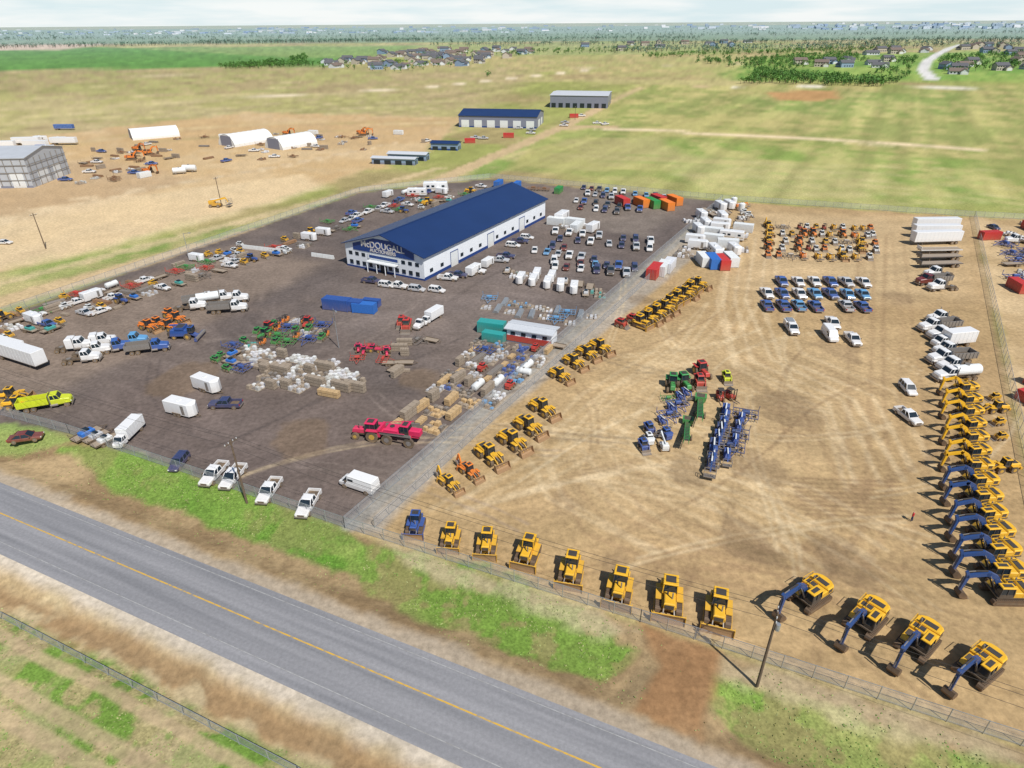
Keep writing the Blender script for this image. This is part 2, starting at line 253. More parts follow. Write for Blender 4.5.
def dozer(b,cabbody='chassis'):
    m=MB(); tracks(m,3.9,2.2,.62,1.15); m.box(-1.9,1.6,-.78,.78,.6,1.35,b)
    m.box(.1,2.0,-.58,.58,1.3,2.05,b,tx1=.1,ch=.1); m.box(1.98,2.02,-.48,.48,1.35,1.9,'chassis'); m.cyl((1.1,.25,2.4),'z',.08,.9,'steel',8); m.cyl((.6,-.25,2.2),'z',.1,.4,'chassis',8)
    for sg in (-1,1): m.box(.5,1.7,sg*.585-.01,sg*.585+.01,1.45,1.85,'chassis')
    cab(m,-1.4,.12,-.78,.78,1.3,3.05,'chassis' if cabbody=='' else b,b); m.box(-2.1,-1.35,-.95,.95,1.15,1.75,b,ch=.08)
    for sg in (-1,1): m.box(-1.4,.8,sg*1.1-.35,sg*1.1+.35,1.35,1.45,b); m.beam((-.4,sg*1.5,.55),(2.5,sg*1.45,.5),.16,.24,b); m.beam((1.5,sg*.5,1.5),(2.6,sg*.6,1.0),.12,.12,'steel')
    pf=[(2.55,.05),(2.7,.0),(2.62,.45),(2.62,.9),(2.8,1.35),(2.7,1.38),(2.48,.95),(2.45,.4)]
    m.prism(pf,-1.75,1.75,b); m.prism([(2.66,.12),(2.72,.05),(2.66,.5),(2.67,.9),(2.83,1.3),(2.8,1.3),(2.635,.9),(2.63,.45)],-1.68,1.68,'blade_steel')
    for sg in (-1,1): m.box(2.4,2.85,sg*1.77-.03,sg*1.77+.03,.0,1.3,b)
    m.beam((-2.0,0,.9),(-2.9,0,.7),1.4,.2,b); 
    for y in (-.6,0,.6): m.beam((-2.85,y,1.2),(-3.0,y,.15),.1,.18,'steel')
    return m
def loader(b,s=1,bucket='blade_steel'):
    m=MB(); m.M=Matrix.Scale(s,4); 
    for x in (1.45,-1.55):
        for sg in (-1,1): m.wheel(x,sg*1.05,.8,.6,'hub_yellow')
    m.box(-1.9,1.9,-.45,.45,.6,1.2,'chassis'); m.box(-3.1,-.7,-.85,.85,1.0,2.15,b,tx0=.2,ch=.15); m.box(-3.35,-2.9,-1.1,1.1,.7,1.3,b); m.box(-2.4,-1.2,-.6,.6,2.15,2.22,'chassis')
    for sg in (-1,1): m.box(-2.4,-.7,sg*1.05-.3,sg*1.05+.3,1.65,1.75,b); m.box(.7,2.2,sg*1.05-.3,sg*1.05+.3,1.65,1.75,b,tx0=.2,tx1=.2)
    cab(m,-.8,.55,-.7,.7,1.3,3.1,'chassis',b); m.cyl((-1.7,.3,2.5),'z',.08,.7,'steel',8); m.box(.6,1.6,-.4,.4,1.0,1.9,b)
    for sg in (-.5,.5): m.beam((.9,sg,1.8),(2.5,sg,1.2),.16,.4,b); m.beam((2.5,sg,1.25),(3.2,sg,.5),.16,.35,b)
    m.beam((1.0,0,1.7),(2.9,0,1.3),.15,.15,'steel')
    m.prism([(3.0,.95),(3.1,.2),(3.3,.03),(4.2,.0),(4.2,.06),(3.45,.15),(3.25,.35),(3.25,.95),(3.6,1.3),(3.45,1.32)],-1.4,1.4,bucket)
    for sg in (-1,1): m.prism([(3.1,.2),(3.3,.03),(4.1,.03),(3.6,1.28),(3.05,.95)],sg*1.4-.03,sg*1.4+.03,bucket)
    return m
def backhoe(b):
    m=loader(b,.82); m.M=Matrix.Identity(4); m.beam((-2.6,0,.9),(-3.4,0,3.0),.25,.35,b); m.beam((-3.4,0,3.0),(-4.1,0,1.2),.22,.3,b); m.prism([(-4.2,1.3),(-3.9,.6),(-3.4,.6),(-3.6,1.2)],-.35,.35,'steel')
    for sg in (-1,1): m.beam((-2.6,sg*.9,1.4),(-2.7,sg*1.1,.1),.14,.14,b)
    return m
def skid(b):
    m=MB()
    for x in (.55,-.55):
        for sg in (-1,1): m.wheel(x,sg*.75,.4,.28)
    m.box(-1.4,.9,-.58,.58,.35,1.1,b,ch=.05); m.box(-1.5,-.7,-.6,.6,1.1,1.6,b,tx0=.2); cab(m,-.75,.5,-.5,.5,.9,2.05,'chassis',b)
    for sg in (-1,1): m.beam((-1.3,sg*.68,1.5),(.9,sg*.68,1.2),.14,.22,b); m.beam((.9,sg*.68,1.2),(1.35,sg*.6,.3),.14,.22,b)
    m.prism([(1.35,.7),(1.35,.05),(2.1,.0),(2.1,.06),(1.5,.2),(1.5,.75)],-.85,.85,'steel'); return m
def tractor(b,hub='hub_yellow',big=1):
    m=MB(); m.M=Matrix.Scale(big,4)
    for sg in (-1,1): m.wheel(-1.1,sg*1.0,.88,.5,hub); m.wheel(1.5,sg*.85,.55,.38,hub); m.box(-2.0,-.3,sg*1.0-.3,sg*1.0+.3,1.8,1.88,b)
    m.box(-1.3,1.9,-.35,.35,.6,1.0,'chassis'); m.box(0,2.1,-.42,.42,.9,1.6,b,tx1=.15,ch=.12); m.cyl((1.0,.3,1.9),'z',.06,.8,'chassis',6); cab(m,-1.5,.0,-.7,.7,1.1,2.75,'chassis',b); m.beam((-1.5,0,.6),(-2.2,0,.6),.5,.1,'steel'); return m
def sprayer(b):
    m=MB(); 
    for x in (1.9,-1.9):
        for sg in (-1,1): m.wheel(x,sg*1.5,.9,.4,'hub')
    m.box(-3.2,3.2,-.5,.5,1.3,1.7,b); m.box(1.6,3.5,-.6,.6,1.7,2.7,b,ch=.15); cab(m,.2,1.6,-.8,.8,1.8,3.4,'chassis',b); m.box(-2.9,.1,-1.0,1.0,1.6,2.6,b,tx0=.4,tx1=.3,ch=.2); m.cyl((-1.4,0,2.65),'z',.4,.2,'chassis',10)
    for x in (1.9,-1.9): m.beam((x,-1.5,1.5),(x,1.5,1.5),.3,.3,b); 
    for sg in (-1,1): m.beam((-3.3,sg*1.2,1.8),(2.5,sg*1.9,2.4),.15,.4,'steel'); m.beam((-3.3,sg*1.4,2.2),(1.5,sg*2.0,2.8),.1,.1,b)
    m.box(-3.6,-3.2,-1.3,1.3,1.0,2.4,b); return m
def combine(b):
    m=MB()
    for sg in (-1,1): m.wheel(1.4,sg*1.3,.95,.6,'hub_yellow'); m.wheel(-2.4,sg*1.1,.6,.4,'hub_yellow')
    m.box(-3.4,1.6,-1.3,1.3,1.1,3.0,b,tx0=.5,ch=.15); m.box(-1.6,.9,-1.5,1.5,3.0,3.7,b,ty=-.1); m.box(-1.4,.7,-1.3,1.3,3.66,3.72,'chassis'); cab(m,1.6,3.0,-.9,.9,1.9,3.6,'chassis',b); m.beam((2.0,0,1.6),(4.0,0,.6),1.2,.6,b); m.beam((.5,1.6,3.4),(-4.2,1.7,3.2),.35,.35,b)
    m.box(3.9,4.6,-3.0,3.0,.2,1.1,b); m.cyl((4.5,0,.9),'y',.45,5.8,'steel',8); m.box(-4.2,-3.3,-.9,.9,1.0,1.9,'chassis'); return m
def implement(b,w=5,l=3.5):
    m=MB()
    for x in (-l/2,0,l/2): m.beam((x,-w/2,.85),(x,w/2,.85),.14,.14,b)
    for y in (-w/2,-w/4,0,w/4,w/2): m.beam((-l/2,y,.85),(l/2,y,.85),.12,.12,b)
    m.beam((l/2,-.8,.85),(l/2+2.4,0,.5),.12,.12,b); m.beam((l/2,.8,.85),(l/2+2.4,0,.5),.12,.12,b)
    for x in (-l/2,0,l/2):
        for k in range(9): y=-w/2+k*w/8; m.beam((x,y,.85),(x-.25,y,.35),.05,.06,'steel'); m.beam((x-.25,y,.35),(x+.1,y,.02),.06,.05,'steel')
    for sg in (-.7,.7): m.wheel(-.4,sg,.38,.2); m.wheel(-.4,sg*w/1.7,.38,.2)
    m.box(-.3,.5,-.8,.8,.95,1.6,b,ch=.1)
    m.beam((-l/2,-w/2,.9),(-l/2+.2,-w/2-.1,2.2),.1,.1,b); m.beam((-l/2,w/2,.9),(-l/2+.2,w/2+.1,2.2),.1,.1,b); return m
def lift(b):
    m=MB(); 
    for x in (-.9,.9):
        for sg in (-1,1): m.wheel(x,sg*.75,.36,.25)
    m.box(-1.2,1.2,-.6,.6,.35,.8,b); m.box(-1.3,-.1,-.6,.6,.8,1.5,b,ch=.06); m.beam((-.9,0,1.3),(2.6,0,2.1),.25,.35,b); m.beam((-.9,.0,1.7),(2.2,0,2.0),.2,.2,'plastic_white'); m.beam((2.6,0,2.1),(3.1,0,1.2),.2,.2,b)
    for z in (.7,1.25,1.7):
        for s_ in (-.8,.8): m.beam((2.9,s_,z),(3.7,s_,z),.05,.05,'steel')
        for x in (2.9,3.7): m.beam((x,-.8,z),(x,.8,z),.05,.05,'steel')
    m.box(2.9,3.7,-.8,.8,.6,.68,'steel')
    for x in (2.9,3.7):
        for s_ in (-.8,.8): m.beam((x,s_,.6),(x,s_,1.7),.05,.05,'steel')
    return m
def container(c,L=6.1,h=2.6):
    m=MB(); m.box(-L/2,L/2,-1.2,1.2,.1,h,c)
    for sg in (-1,1):
        for k in range(int(L/.4)): x=-L/2+.25+k*.4; m.box(x,x+.18,sg*1.2-.03,sg*1.2+.03,.25,h-.12,c)
        for x in (-L/2,L/2-.15): m.box(x-.02,x+.17,sg*1.2-.05,sg*1.2+.05,0,h+.03,c)
        m.box(-L/2-.03,-L/2+.05,sg*.6-.02,sg*.6+.02,.2,h-.1,'steel'); m.box(-L/2-.04,-L/2,sg*.25-.02,sg*.25+.02,.2,h-.1,'steel')
    for k in range(int(L/.4)): x=-L/2+.25+k*.4; m.box(x,x+.18,-1.1,1.1,h-.01,h+.02,c)
    return m
def lumber(c,l=3.6,n=3):
    m=MB()
    for k in range(n):
        z=.12+k*.75; m.box(-l/2,l/2,-.6,.6,z,z+.6,c); 
        for x in (-l*.3,0,l*.3): m.box(x-.06,x+.06,-.6,.6,z-.12,z,'wood_old'); m.box(x-.02,x+.02,-.61,.61,z,z+.61,'chassis')
        for y in (-.3,0,.3): m.box(-l/2-.01,l/2+.01,y-.01,y+.01,z+.02,z+.605,'wood_old')
    return m
def bags(c,nx=2,ny=2):
    m=MB(); alt=[c,c,'plastic_white','wood_old','concrete','steel'] if c in('tarp_white','plastic_white') else [c,c,'wood_old','steel']
    for i in range(nx):
        for j in range(ny):
            x=(i-(nx-1)/2)*1.25+random.uniform(-.08,.08); y=(j-(ny-1)/2)*1.25+random.uniform(-.08,.08); h=random.uniform(.45,1.25); hw=random.uniform(.35,.55); hl=random.uniform(.35,.55)
            m.M=Matrix.Translation((x,y,0))@Matrix.Rotation(random.uniform(-.1,.1),4,'Z'); m.box(-hl,hl,-hw,hw,.15,h,random.choice(alt),tx0=.06,tx1=.06,ty=.06,ch=.12); m.box(-.58,.58,-.58,.58,0,.14,'wood_old')
    return m
def pipes(c,l=6):
    m=MB()
    for j in range(3):
        for k in range(6-j): m.cyl((0,-.9+k*.33+j*.165,.2+j*.29),'x',.16,l,c,8)
    for x in (-l*.3,l*.3): m.box(x-.06,x+.06,-1.1,1.0,0,.06,'wood'); m.beam((x,-1.08,0),(x,-1.08,1.1),.06,.06,'steel'); m.beam((x,.95,0),(x,.95,1.1),.06,.06,'steel')
    return m
def htank(c):
    m=MB(); m.cyl((0,0,1.15),'x',.9,3.6,c,16); m.cyl((1.9,0,1.15),'x',.9,.25,c,16,.5); m.cyl((-1.9,0,1.15),'x',.5,.25,c,16,.9); m.cyl((0,0,2.1),'z',.25,.25,'steel',8)
    for x in (-1.1,1.1): m.box(x-.12,x+.12,-.8,.8,0,.6,'steel')
    return m
def vtank(c):
    m=MB(); m.cyl((0,0,1.3),'z',1.1,2.6,c,18); m.cyl((0,0,2.8),'z',1.1,.4,c,18,.25); m.cyl((0,0,3.05),'z',.25,.12,'chassis',8); return m
def utrailer(c,load=None):
    m=MB(); m.box(-2.5,2.5,-1.1,1.1,.6,.7,'wood_old'); 
    for sg in (-1,1): m.box(-2.5,2.5,sg*1.12-.04,sg*1.12+.04,.55,.85,c); m.wheel(-.3,sg*1.25,.36,.22); m.wheel(-1.1,sg*1.25,.36,.22); m.beam((2.5,sg*.7,.6),(3.8,0,.55),.1,.1,c); m.box(-1.6,.2,sg*1.27-.12,sg*1.27+.12,.76,.82,c)
    m.beam((-2.5,-.9,.7),(-2.7,-.9,1.7),.05,.05,c); m.beam((-2.5,.9,.7),(-2.7,.9,1.7),.05,.05,c); m.beam((-2.7,-.9,1.7),(-2.7,.9,1.7),.05,.05,c)
    if load: m.box(-1.2,1.3,-.7,.7,.7,1.5,load,ch=.2); m.box(-.4,.5,-.5,.5,1.5,1.9,'glass',ch=.1)
    return m
def camper():
    m=MB(); m.box(-4,3.6,-1.2,1.2,.55,3.1,'paint_white',tx1=.35,ch=.15); m.box(-3.9,3.3,-1.215,1.215,1.1,1.35,'paint_tan'); m.beam((3.4,-.5,.6),(4.7,0,.55),.1,.14,'chassis'); m.beam((3.4,.5,.6),(4.7,0,.55),.1,.14,'chassis')
    for sg in (-1,1):
        m.wheel(-.6,sg*1.12,.37,.22); m.wheel(.3,sg*1.12,.37,.22)
        for x in (-3,-1.5,1.6): m.box(x,x+.9,sg*1.21-.01,sg*1.21+.01,1.7,2.3,'glass')
    m.box(.8,1.4,-1.23,-1.2,.8,2.6,'plastic_white'); m.box(-1,-.2,-.35,.35,3.1,3.35,'plastic_white'); return m
def auger(b,L=13):
    m=MB(); wd=1.1
    for sg in (-1,1): m.beam((-L/2,sg*wd/2,.7),(L/2,sg*wd/2,3.4),.12,.5,b); m.beam((-L/2,sg*wd/2,.25),(L/2,sg*wd/2,2.7),.1,.1,b)
    m.beam((-L/2,0,.85),(L/2,0,3.55),wd*.85,.08,'chassis'); m.box(-L/2-1.2,-L/2+.9,-1.1,1.1,.3,1.5,b,ty=-.2); m.box(-L/2-1.0,-L/2+.7,-.9,.9,1.5,1.53,'chassis')
    for k in range(13):
        x=-L/2+1+k*(L-2)/12; z=.7+(x+L/2)/L*2.7; m.beam((x,-wd/2,z+.25),(x,wd/2,z+.25),.1,.08,b)
        for sg in (-1,1): m.beam((x,sg*wd/2,z-.1),(x+.45,sg*wd/2,z-.5),.06,.06,b)
    for sg in (-1,1): m.wheel(-.3,sg*1.2,.45,.28); m.wheel(.7,sg*1.2,.45,.28); m.beam((.2,sg*1.1,.4),(1.6,sg*.55,2.2),.12,.12,b)
    m.beam((.2,-1.2,.45),(.2,1.2,.45),.14,.14,b); m.box(-2.6,-1.4,-.6,.6,.35,1.1,b); return m
def forklift(b):
    m=MB(); m.box(-1.3,.7,-.55,.55,.3,1.0,b,ch=.08); m.box(-1.4,-.7,-.55,.55,.9,1.4,b,ch=.1)
    for sg in (-1,1):
        m.wheel(.6,sg*.5,.35,.25); m.wheel(-.9,sg*.5,.3,.22); m.beam((.95,sg*.35,.1),(.95,sg*.35,2.5),.1,.12,'chassis'); m.beam((1.0,sg*.3,.1),(2.1,sg*.3,.08),.12,.05,'steel')
        m.beam((.5,sg*.5,.9),(.3,sg*.45,2.1),.06,.06,'chassis'); m.beam((-.8,sg*.5,1.3),(-.7,sg*.45,2.1),.06,.06,'chassis')
    m.box(-.8,.4,-.5,.5,2.08,2.15,'chassis'); m.box(-.5,0,-.25,.25,1.0,1.5,'chassis'); m.beam((.95,-.35,2.4),(.95,.35,2.4),.1,.1,'chassis'); return m
LIB={}
NAMES={'pickup':'pickup_truck','car':'sedan_car','suv':'suv_car','van':'cargo_van','boxtruck':'box_truck','semi':'semi_tractor','daycab':'semi_tractor','dump':'dump_truck','tanktruck':'tanker_truck','btrailer':'semi_trailer','ftrailer':'flatbed_trailer','cargo':'cargo_trailer','camper':'camper_trailer','exc':'excavator','dozer':'bulldozer','loader':'wheel_loader','backhoe':'backhoe_loader','skid':'skid_steer','tractor':'farm_tractor','sprayer':'field_sprayer','combine':'combine_harvester','impl':'tillage_implement','lift':'boom_lift','cont':'shipping_container','lumber':'lumber_bundle','bags':'palletized_goods','pipes':'pipe_rack','htank':'storage_tank','vtank':'storage_tank','utrailer':'utility_trailer','auger':'screening_conveyor','forklift':'forklift','service':'service_truck'}
def build(k,c):
    p='paint_'+c
    return {'pickup':lambda:pickup(p),'service':lambda:pickup(p,True),'car':lambda:car(p),'suv':lambda:car(p,True),'van':lambda:van(p),'boxtruck':lambda:boxtruck(p),'semi':lambda:semi(p),'daycab':lambda:semi(p,False),'dump':lambda:dumptruck(p,'steel' if c!='lime' else p),'tanktruck':lambda:dumptruck(p,'plastic_white',True),
    'btrailer':lambda:trailer(p),'ftrailer':lambda:trailer(p,12,'flat'),'cargo':lambda:cargotrailer(p),'camper':camper,
    'exc':lambda:excavator('yellow' if c!='orange' else 'orange','yellow' if c=='yellow' else ('orange' if c=='orange' else 'boom_navy')),
    'dozer':lambda:dozer('yellow' if c in('yellow','yellow2') else c,'' if c!='yellow2' else 'b'),'loader':lambda:loader(c),'backhoe':lambda:backhoe(c),'skid':lambda:skid(c),'tractor':lambda:tractor(c),'sprayer':lambda:sprayer(c),'combine':lambda:combine(c),'impl':lambda:implement(c),'lift':lambda:lift(c),
    'cont':lambda:container(c),'lumber':lambda:lumber(c,random.choice([2.4,3.6,4.8]),random.choice([1,2,3])),'bags':lambda:bags(c,3,3),'pipes':lambda:pipes(c),'htank':lambda:htank(c),'vtank':lambda:vtank(c),'utrailer':lambda:utrailer('chassis',c if c!='none' else None),'auger':lambda:auger(c),'forklift':lambda:forklift(c)}[k]()
RAD={'btrailer':7.4,'ftrailer':6.3,'exc':3.5,'auger':6,'semi':4,'daycab':4,'dump':4.4,'tanktruck':4.4,'boxtruck':4.2,'pickup':2.0,'car':1.8,'suv':1.8,'van':2.4,'service':2.4,'cargo':2.6,'camper':3.6,'dozer':2.4,'loader':2.6,'backhoe':3,'combine':4.3,'sprayer':3.6,'impl':2.2,'cont':2.7,'pipes':2.0,'skid':1.3,'lift':1.7,'tractor':1.8,'lumber':1.5,'bags':1.75,'htank':1.6,'vtank':1.2,'utrailer':2.1,'forklift':1.2}
MATS['paint_lime']=MATS['lime']; MATS['paint_orange']=MATS['orange']; MATS['paint_yellow']=MATS['yellow']
OCC=[]
def put(k,c,x,y,yaw,s=1.0,chk=False):
    r=RAD[k]*s
    if chk:
        for ox,oy,orr in OCC:
            if (ox-x)**2+(oy-y)**2<((orr+r)*.85)**2: return False
    OCC.append((x,y,r))
    vk=(k,c,random.randint(0,3)) if k in('bags','lumber') else (k,c)
    if vk not in LIB: LIB[vk]=build(k,c).mesh(NAMES[k])
    o=bpy.data.objects.new(NAMES[k],LIB[vk]); sc.collection.objects.link(o)
    o.location=(x,y,.01); o.rotation_euler=(0,0,math.radians(yaw)); q=s*random.uniform(.97,1.03); o.scale=(q,q,q); return True
H1,H2=-23,61
def P(k,c,u,v,yaw,s=1.0):
    x,y=G(u,v); put(k,c,x,y,yaw+random.uniform(-2.5,2.5),s)
def row(items,a,b,n,yaw,jit=.25,s=1.0,skip=0.0,chk=False):
    A=G(*a);B=G(*b)
    for i in range(n):
        if random.random()<skip: continue
        t=i/(max(1,n-1)); k,c=random.choice(items) if isinstance(items,list) else items
        put(k,c,A[0]+(B[0]-A[0])*t+random.uniform(-jit,jit),A[1]+(B[1]-A[1])*t+random.uniform(-jit,jit),yaw+random.uniform(-4,4),s,chk)
def inpoly(x,y,p):
    r=False
    for i in range(len(p)):
        x1,y1=p[i];x2,y2=p[i-1]
        if (y1>y)!=(y2>y) and x<(x2-x1)*(y-y1)/(y2-y1)+x1: r=not r
    return r
def scatter(items,poly,n,yaws,s=1.0,jit=8):
    p=[G(*q) for q in poly]; xs=[q[0] for q in p]; ys=[q[1] for q in p]; c=0;t=0
    while c<n and t<n*14:
        t+=1; x=random.uniform(min(xs),max(xs)); y=random.uniform(min(ys),max(ys))
        if not inpoly(x,y,p): continue
        k,cc=random.choice(items)
        if put(k,cc,x,y,random.choice(yaws)+random.uniform(-jit,jit),s,True): c+=1
# ================================================================ RIGHT YARD
FR=-104
for (u,v,c,s_) in [(416,529,'b',.8),(451,542,'y',.84),(487,548,'y',.9),(528,557,'y2',.98),(571,575,'y',1.0),(619,593,'y',1.0),(668,604,'y2',1.05),(717,616,'y',1.05)]:
    P('dozer',{'b':'machine_blue','y':'yellow','y2':'yellow2'}[c],u,v,FR+random.uniform(-6,6)+(14 if u<500 else 0),s_)
for (u,v) in [(808,600),(864,624),(916,646),(976,672)]: P('exc','blue',u,v,-143+random.uniform(-5,5),.98)
for (u,v) in [(975,487),(978,503),(982,520),(987,538),(992,557),(997,577),(1002,597)]: P('exc','blue',u,v,183+random.uniform(-7,7),.93)
for i,(u,v) in enumerate([(962,393),(965,405),(966,417),(968,430),(969,443),(971,457),(972,471)]): P('exc','yellow',u,v,184+random.uniform(-9,9),.84)
row([('loader','yellow'),('skid','yellow')],(994,400),(1002,470),6,185,.3,.7,chk=True)
for (k,u,v,s) in [('backhoe',450,487,.8),('backhoe',470,475,.8),('loader',490,460,.9),('loader',513,446,.9),('loader',529,431,.92),('loader',543,413,.92),('loader',560,379,.82),('loader',574,366,.85),('loader',587,357,.85),('loader',600,351,.9)]: P(k,'yellow' if u!=470 else 'orange',u,v,-50,s)
row([('dozer','yellow'),('loader','yellow'),('loader','yellow')],(640,327),(697,288),9,-42,.3,.92)
row([('dozer','yellow'),('loader','yellow')],(655,308),(690,283),6,-42,.3,.85,chk=True)
row([('skid','machine_red')],(622,327),(632,322),2,-40)
tc=[('pickup','blue'),('pickup','ltblue'),('pickup','white'),('pickup','darkgrey'),('pickup','silver'),('pickup','blue'),('pickup','white')]
for vv in (284,296,308): row(tc,(766,vv),(862,vv+1),7,-92 if vv<300 else 88,.2,1.0,.06)
for (u,v,k) in [(791,331,'service'),(829,338,'van'),(852,342,'pickup'),(832,326,'pickup')]: P(k,'white',u,v,-97)
P('suv','white',907,391,-95); P('pickup','white',907,419,-80,.9)
scatter([('lift','plastic_white'),('skid','machine_blue'),('lift','machine_blue'),('skid','plastic_white')],[(641,452),(648,430),(668,430),(662,456)],7,[-75,100],.9)
row([('lift','machine_blue'),('impl','machine_blue'),('lift','boom_navy')],(663,424),(684,394),6,-75,.4,.72)
P('auger','machine_green',699,416,-106,.8); P('auger','machine_green',686,438,-108,.72)
row([('lift','boom_navy'),('lift','machine_blue')],(709,466),(726,414),8,-108,.3,1.05); row([('lift','machine_blue'),('impl','boom_navy')],(728,458),(743,416),7,-108,.3,.85)
P('tractor','machine_green',672,389,-100); P('tractor','machine_green',684,388,-80); P('impl','machine_green',668,400,-90,.5); P('skid','machine_red',699,386,-90,1.2); P('tractor','machine_red',702,376,-80); P('forklift','machine_red',720,400,-90); P('forklift','machine_red',730,399,-60); P('skid','lime',726,381,-90)
ms=[('skid','yellow'),('skid','orange'),('tractor','orange'),('lift','yellow'),('backhoe','yellow'),('forklift','machine_red'),('skid','plastic_white'),('impl','steel'),('lift','orange'),('skid','plastic_white')]
for i in range(5):
    row(ms,(770-i*1,228+i*7.3),(870+i*1,230+i*7.3),18,-95,.6,.88,.08,chk=True)
row([('skid','plastic_white'),('vtank','plastic_white'),('lift','orange')],(735,205),(748,218),5,0,1,chk=True)
for (u,v,c) in [(641,206,'orange'),(652,207,'machine_green'),(666,209,'orange'),(622,205,'machine_red'),(674,204,'orange'),(658,203,'machine_red')]: P('cont',c,u,v,-70,1.15)
for (u,v,c) in [(654,276,'machine_red'),(662,273,'plastic_white'),(668,270,'tarp_white'),(703,264,'plastic_white'),(712,266,'tarp_blue'),(721,267,'machine_red'),(730,264,'plastic_white')]: P('cont',c,u,v,63 if u<690 else -88,1.1)
scatter([('cont','plastic_white'),('cargo','white'),('camper','white'),('bags','tarp_white')],[(672,258),(700,228),(745,222),(742,256),(700,260)],42,[-88,-20])
scatter([('bags','tarp_white'),('utrailer','none'),('cargo','white')],[(685,222),(715,205),(745,212),(745,225),(700,228)],16,[-88])
for i,v in enumerate((226,233,240)): P('btrailer','white',934,v+4,182)
for v in (250,257,264): P('ftrailer','darkgrey' if v>252 else 'white',938,v+3,182)
for (u,v,k) in [(938,277,'daycab'),(934,284,'dump'),(942,290,'daycab'),(943,322,'daycab'),(940,330,'dump'),(944,338,'daycab'),(946,346,'boxtruck'),(950,354,'daycab'),(952,362,'dump'),(955,370,'daycab'),(958,379,'tanktruck')]: P(k,'white' if k!='dump' else random.choice(['white','maroon','white']),u,v,188)
scatter([('pickup','white'),('daycab','white'),('impl','machine_blue'),('cont','machine_red'),('utrailer','none'),('bags','tarp_white'),('car','navy')],[(985,228),(1023,222),(1060,235),(1100,300),(1015,290),(992,255)],34,[180,-90])
scatter([('cont','machine_red'),('pickup','white')],[(1030,380),(1060,390),(1070,420),(1040,420)],4,[-80])
P('cont','machine_red',1030,404,-75,.8)
# ================================================================ LEFT YARD
for (u,v,c,k) in [(180,465,'navy','suv'),(215,477,'white','pickup'),(234,480,'white','pickup'),(270,494,'white','pickup'),(309,507,'white','pickup')]: P(k,c,u,v,-98 if u>200 else -95,.95)
P('boxtruck','white',127,441,-95,.75); P('van','white',360,488,152,1.05); P('car','maroon',27,440,15,1.05)
P('utrailer','tarp_blue',88,437,60,.9); P('utrailer','paint_silver',97,439,60,.8); P('utrailer','plastic_white',106,443,60,.8)
P('cargo','white',209,390,-30,1.0); P('cargo','white',184,414,-20,.98); P('pickup','navy',226,407,180)
P('dump','lime',44,408,20,.9); P('loader','yellow',14,400,10,.85); P('loader','yellow',20,408,10,.8); P('dump','blue',146,352,15,.9)
P('btrailer','white',22,362,-25); P('btrailer','white',6,352,-25,.8)
for (u,v,k,c) in [(82,362,'daycab','white'),(92,355,'daycab','white'),(98,346,'semi','white'),(75,350,'semi','white'),(112,352,'daycab','blue'),(130,345,'daycab','ltblue'),(200,304,'dump','white'),(190,310,'daycab','white'),(226,312,'dump','white'),(214,303,'tanktruck','white'),(233,302,'daycab','white')]: P(k,c,u,v,random.choice([25,12]),.95)
for (u,v) in [(150,330),(160,327),(170,330),(178,322),(172,318)]: P(random.choice(['loader','tractor','backhoe']),'orange',u,v,-30,.85)
P('combine','machine_blue',185,338,0,.8)
misc=[('utrailer','none'),('utrailer','none'),('utrailer','tarp_blue'),('impl','machine_green'),('impl','steel'),('impl','machine_red'),('pipes','steel'),('pipes','rust'),('bags','tarp_white'),('bags','plastic_white'),('lumber','wood_old'),('lumber','wood_old'),('htank','plastic_white'),('skid','yellow'),('skid','plastic_white'),('tractor','machine_blue'),('loader','yellow'),('cargo','white'),('bags','paint_silver')]
misc2=misc+[('pickup','white'),('pickup','white'),('pickup','silver'),('utrailer','paint_teal'),('pickup','blue'),('van','white')]
for i,(a,b,n) in enumerate([((-30,352),(250,262),36),((-20,336),(235,254),34)]): row(misc2,a,b,n,H2 if i%2 else H1,.7,.82,.1,chk=True)
scatter(misc2,[(-60,342),(60,300),(150,275),(240,246),(262,262),(170,290),(60,330),(-60,362)],42,[H1,H2],.8)
row([('bags','plastic_white'),('pipes','steel'),('utrailer','none'),('htank','plastic_white')],(60,312),(140,284),12,H1,.5,.8,chk=True)
row(misc2,(262,262),(330,232),10,H1,1,.85,.1,chk=True); row([('pickup','white'),('pickup','blue'),('car','silver'),('suv','navy')],(345,222),(405,200),12,-110,.3,.95,chk=True)
scatter(misc2,[(250,256),(400,192),(480,184),(500,190),(400,215),(330,240),(270,262)],44,[H1,H2],.85)
P('camper','white',437,192,0,1.3); P('camper','white',418,196,0); row([('cont','tarp_blue'),('cont','machine_green'),('impl','rust')],(500,186),(560,193),8,70,1,.9,chk=True)
cars=[('pickup','blue'),('pickup','white'),('car','silver'),('suv','navy'),('pickup','darkgrey'),('car','white'),('suv','black'),('car','ltblue'),('pickup','silver'),('suv','white'),('car','maroon'),('car','navy')]
for (a,b,n) in [((584,189),(676,200),24),((588,195),(660,205),19),((576,202),(640,211),17),((580,209),(625,214),12),((556,233),(655,243),23),((560,240),(650,250),21),((552,248),(570,250),4),((535,252),(600,262),12),((548,262),(640,270),18),((556,268),(632,275),16)]: row(cars,a,b,n,-100,.25,1.0,.08,chk=True)
scatter([('cargo','white'),('cont','plastic_white'),('camper','white'),('bags','tarp_white')],[(548,224),(590,226),(600,236),(556,236)],9,[-20,60])
for (a,b,n) in [((508,272),(600,290),20),((520,282),(606,298),20),((515,277),(602,294),18)]: row([('utrailer','none'),('cargo','white'),('bags','tarp_white'),('bags','paint_teal'),('utrailer','paint_silver'),('cargo','white')],a,b,n,-100,.4,.8,chk=True)
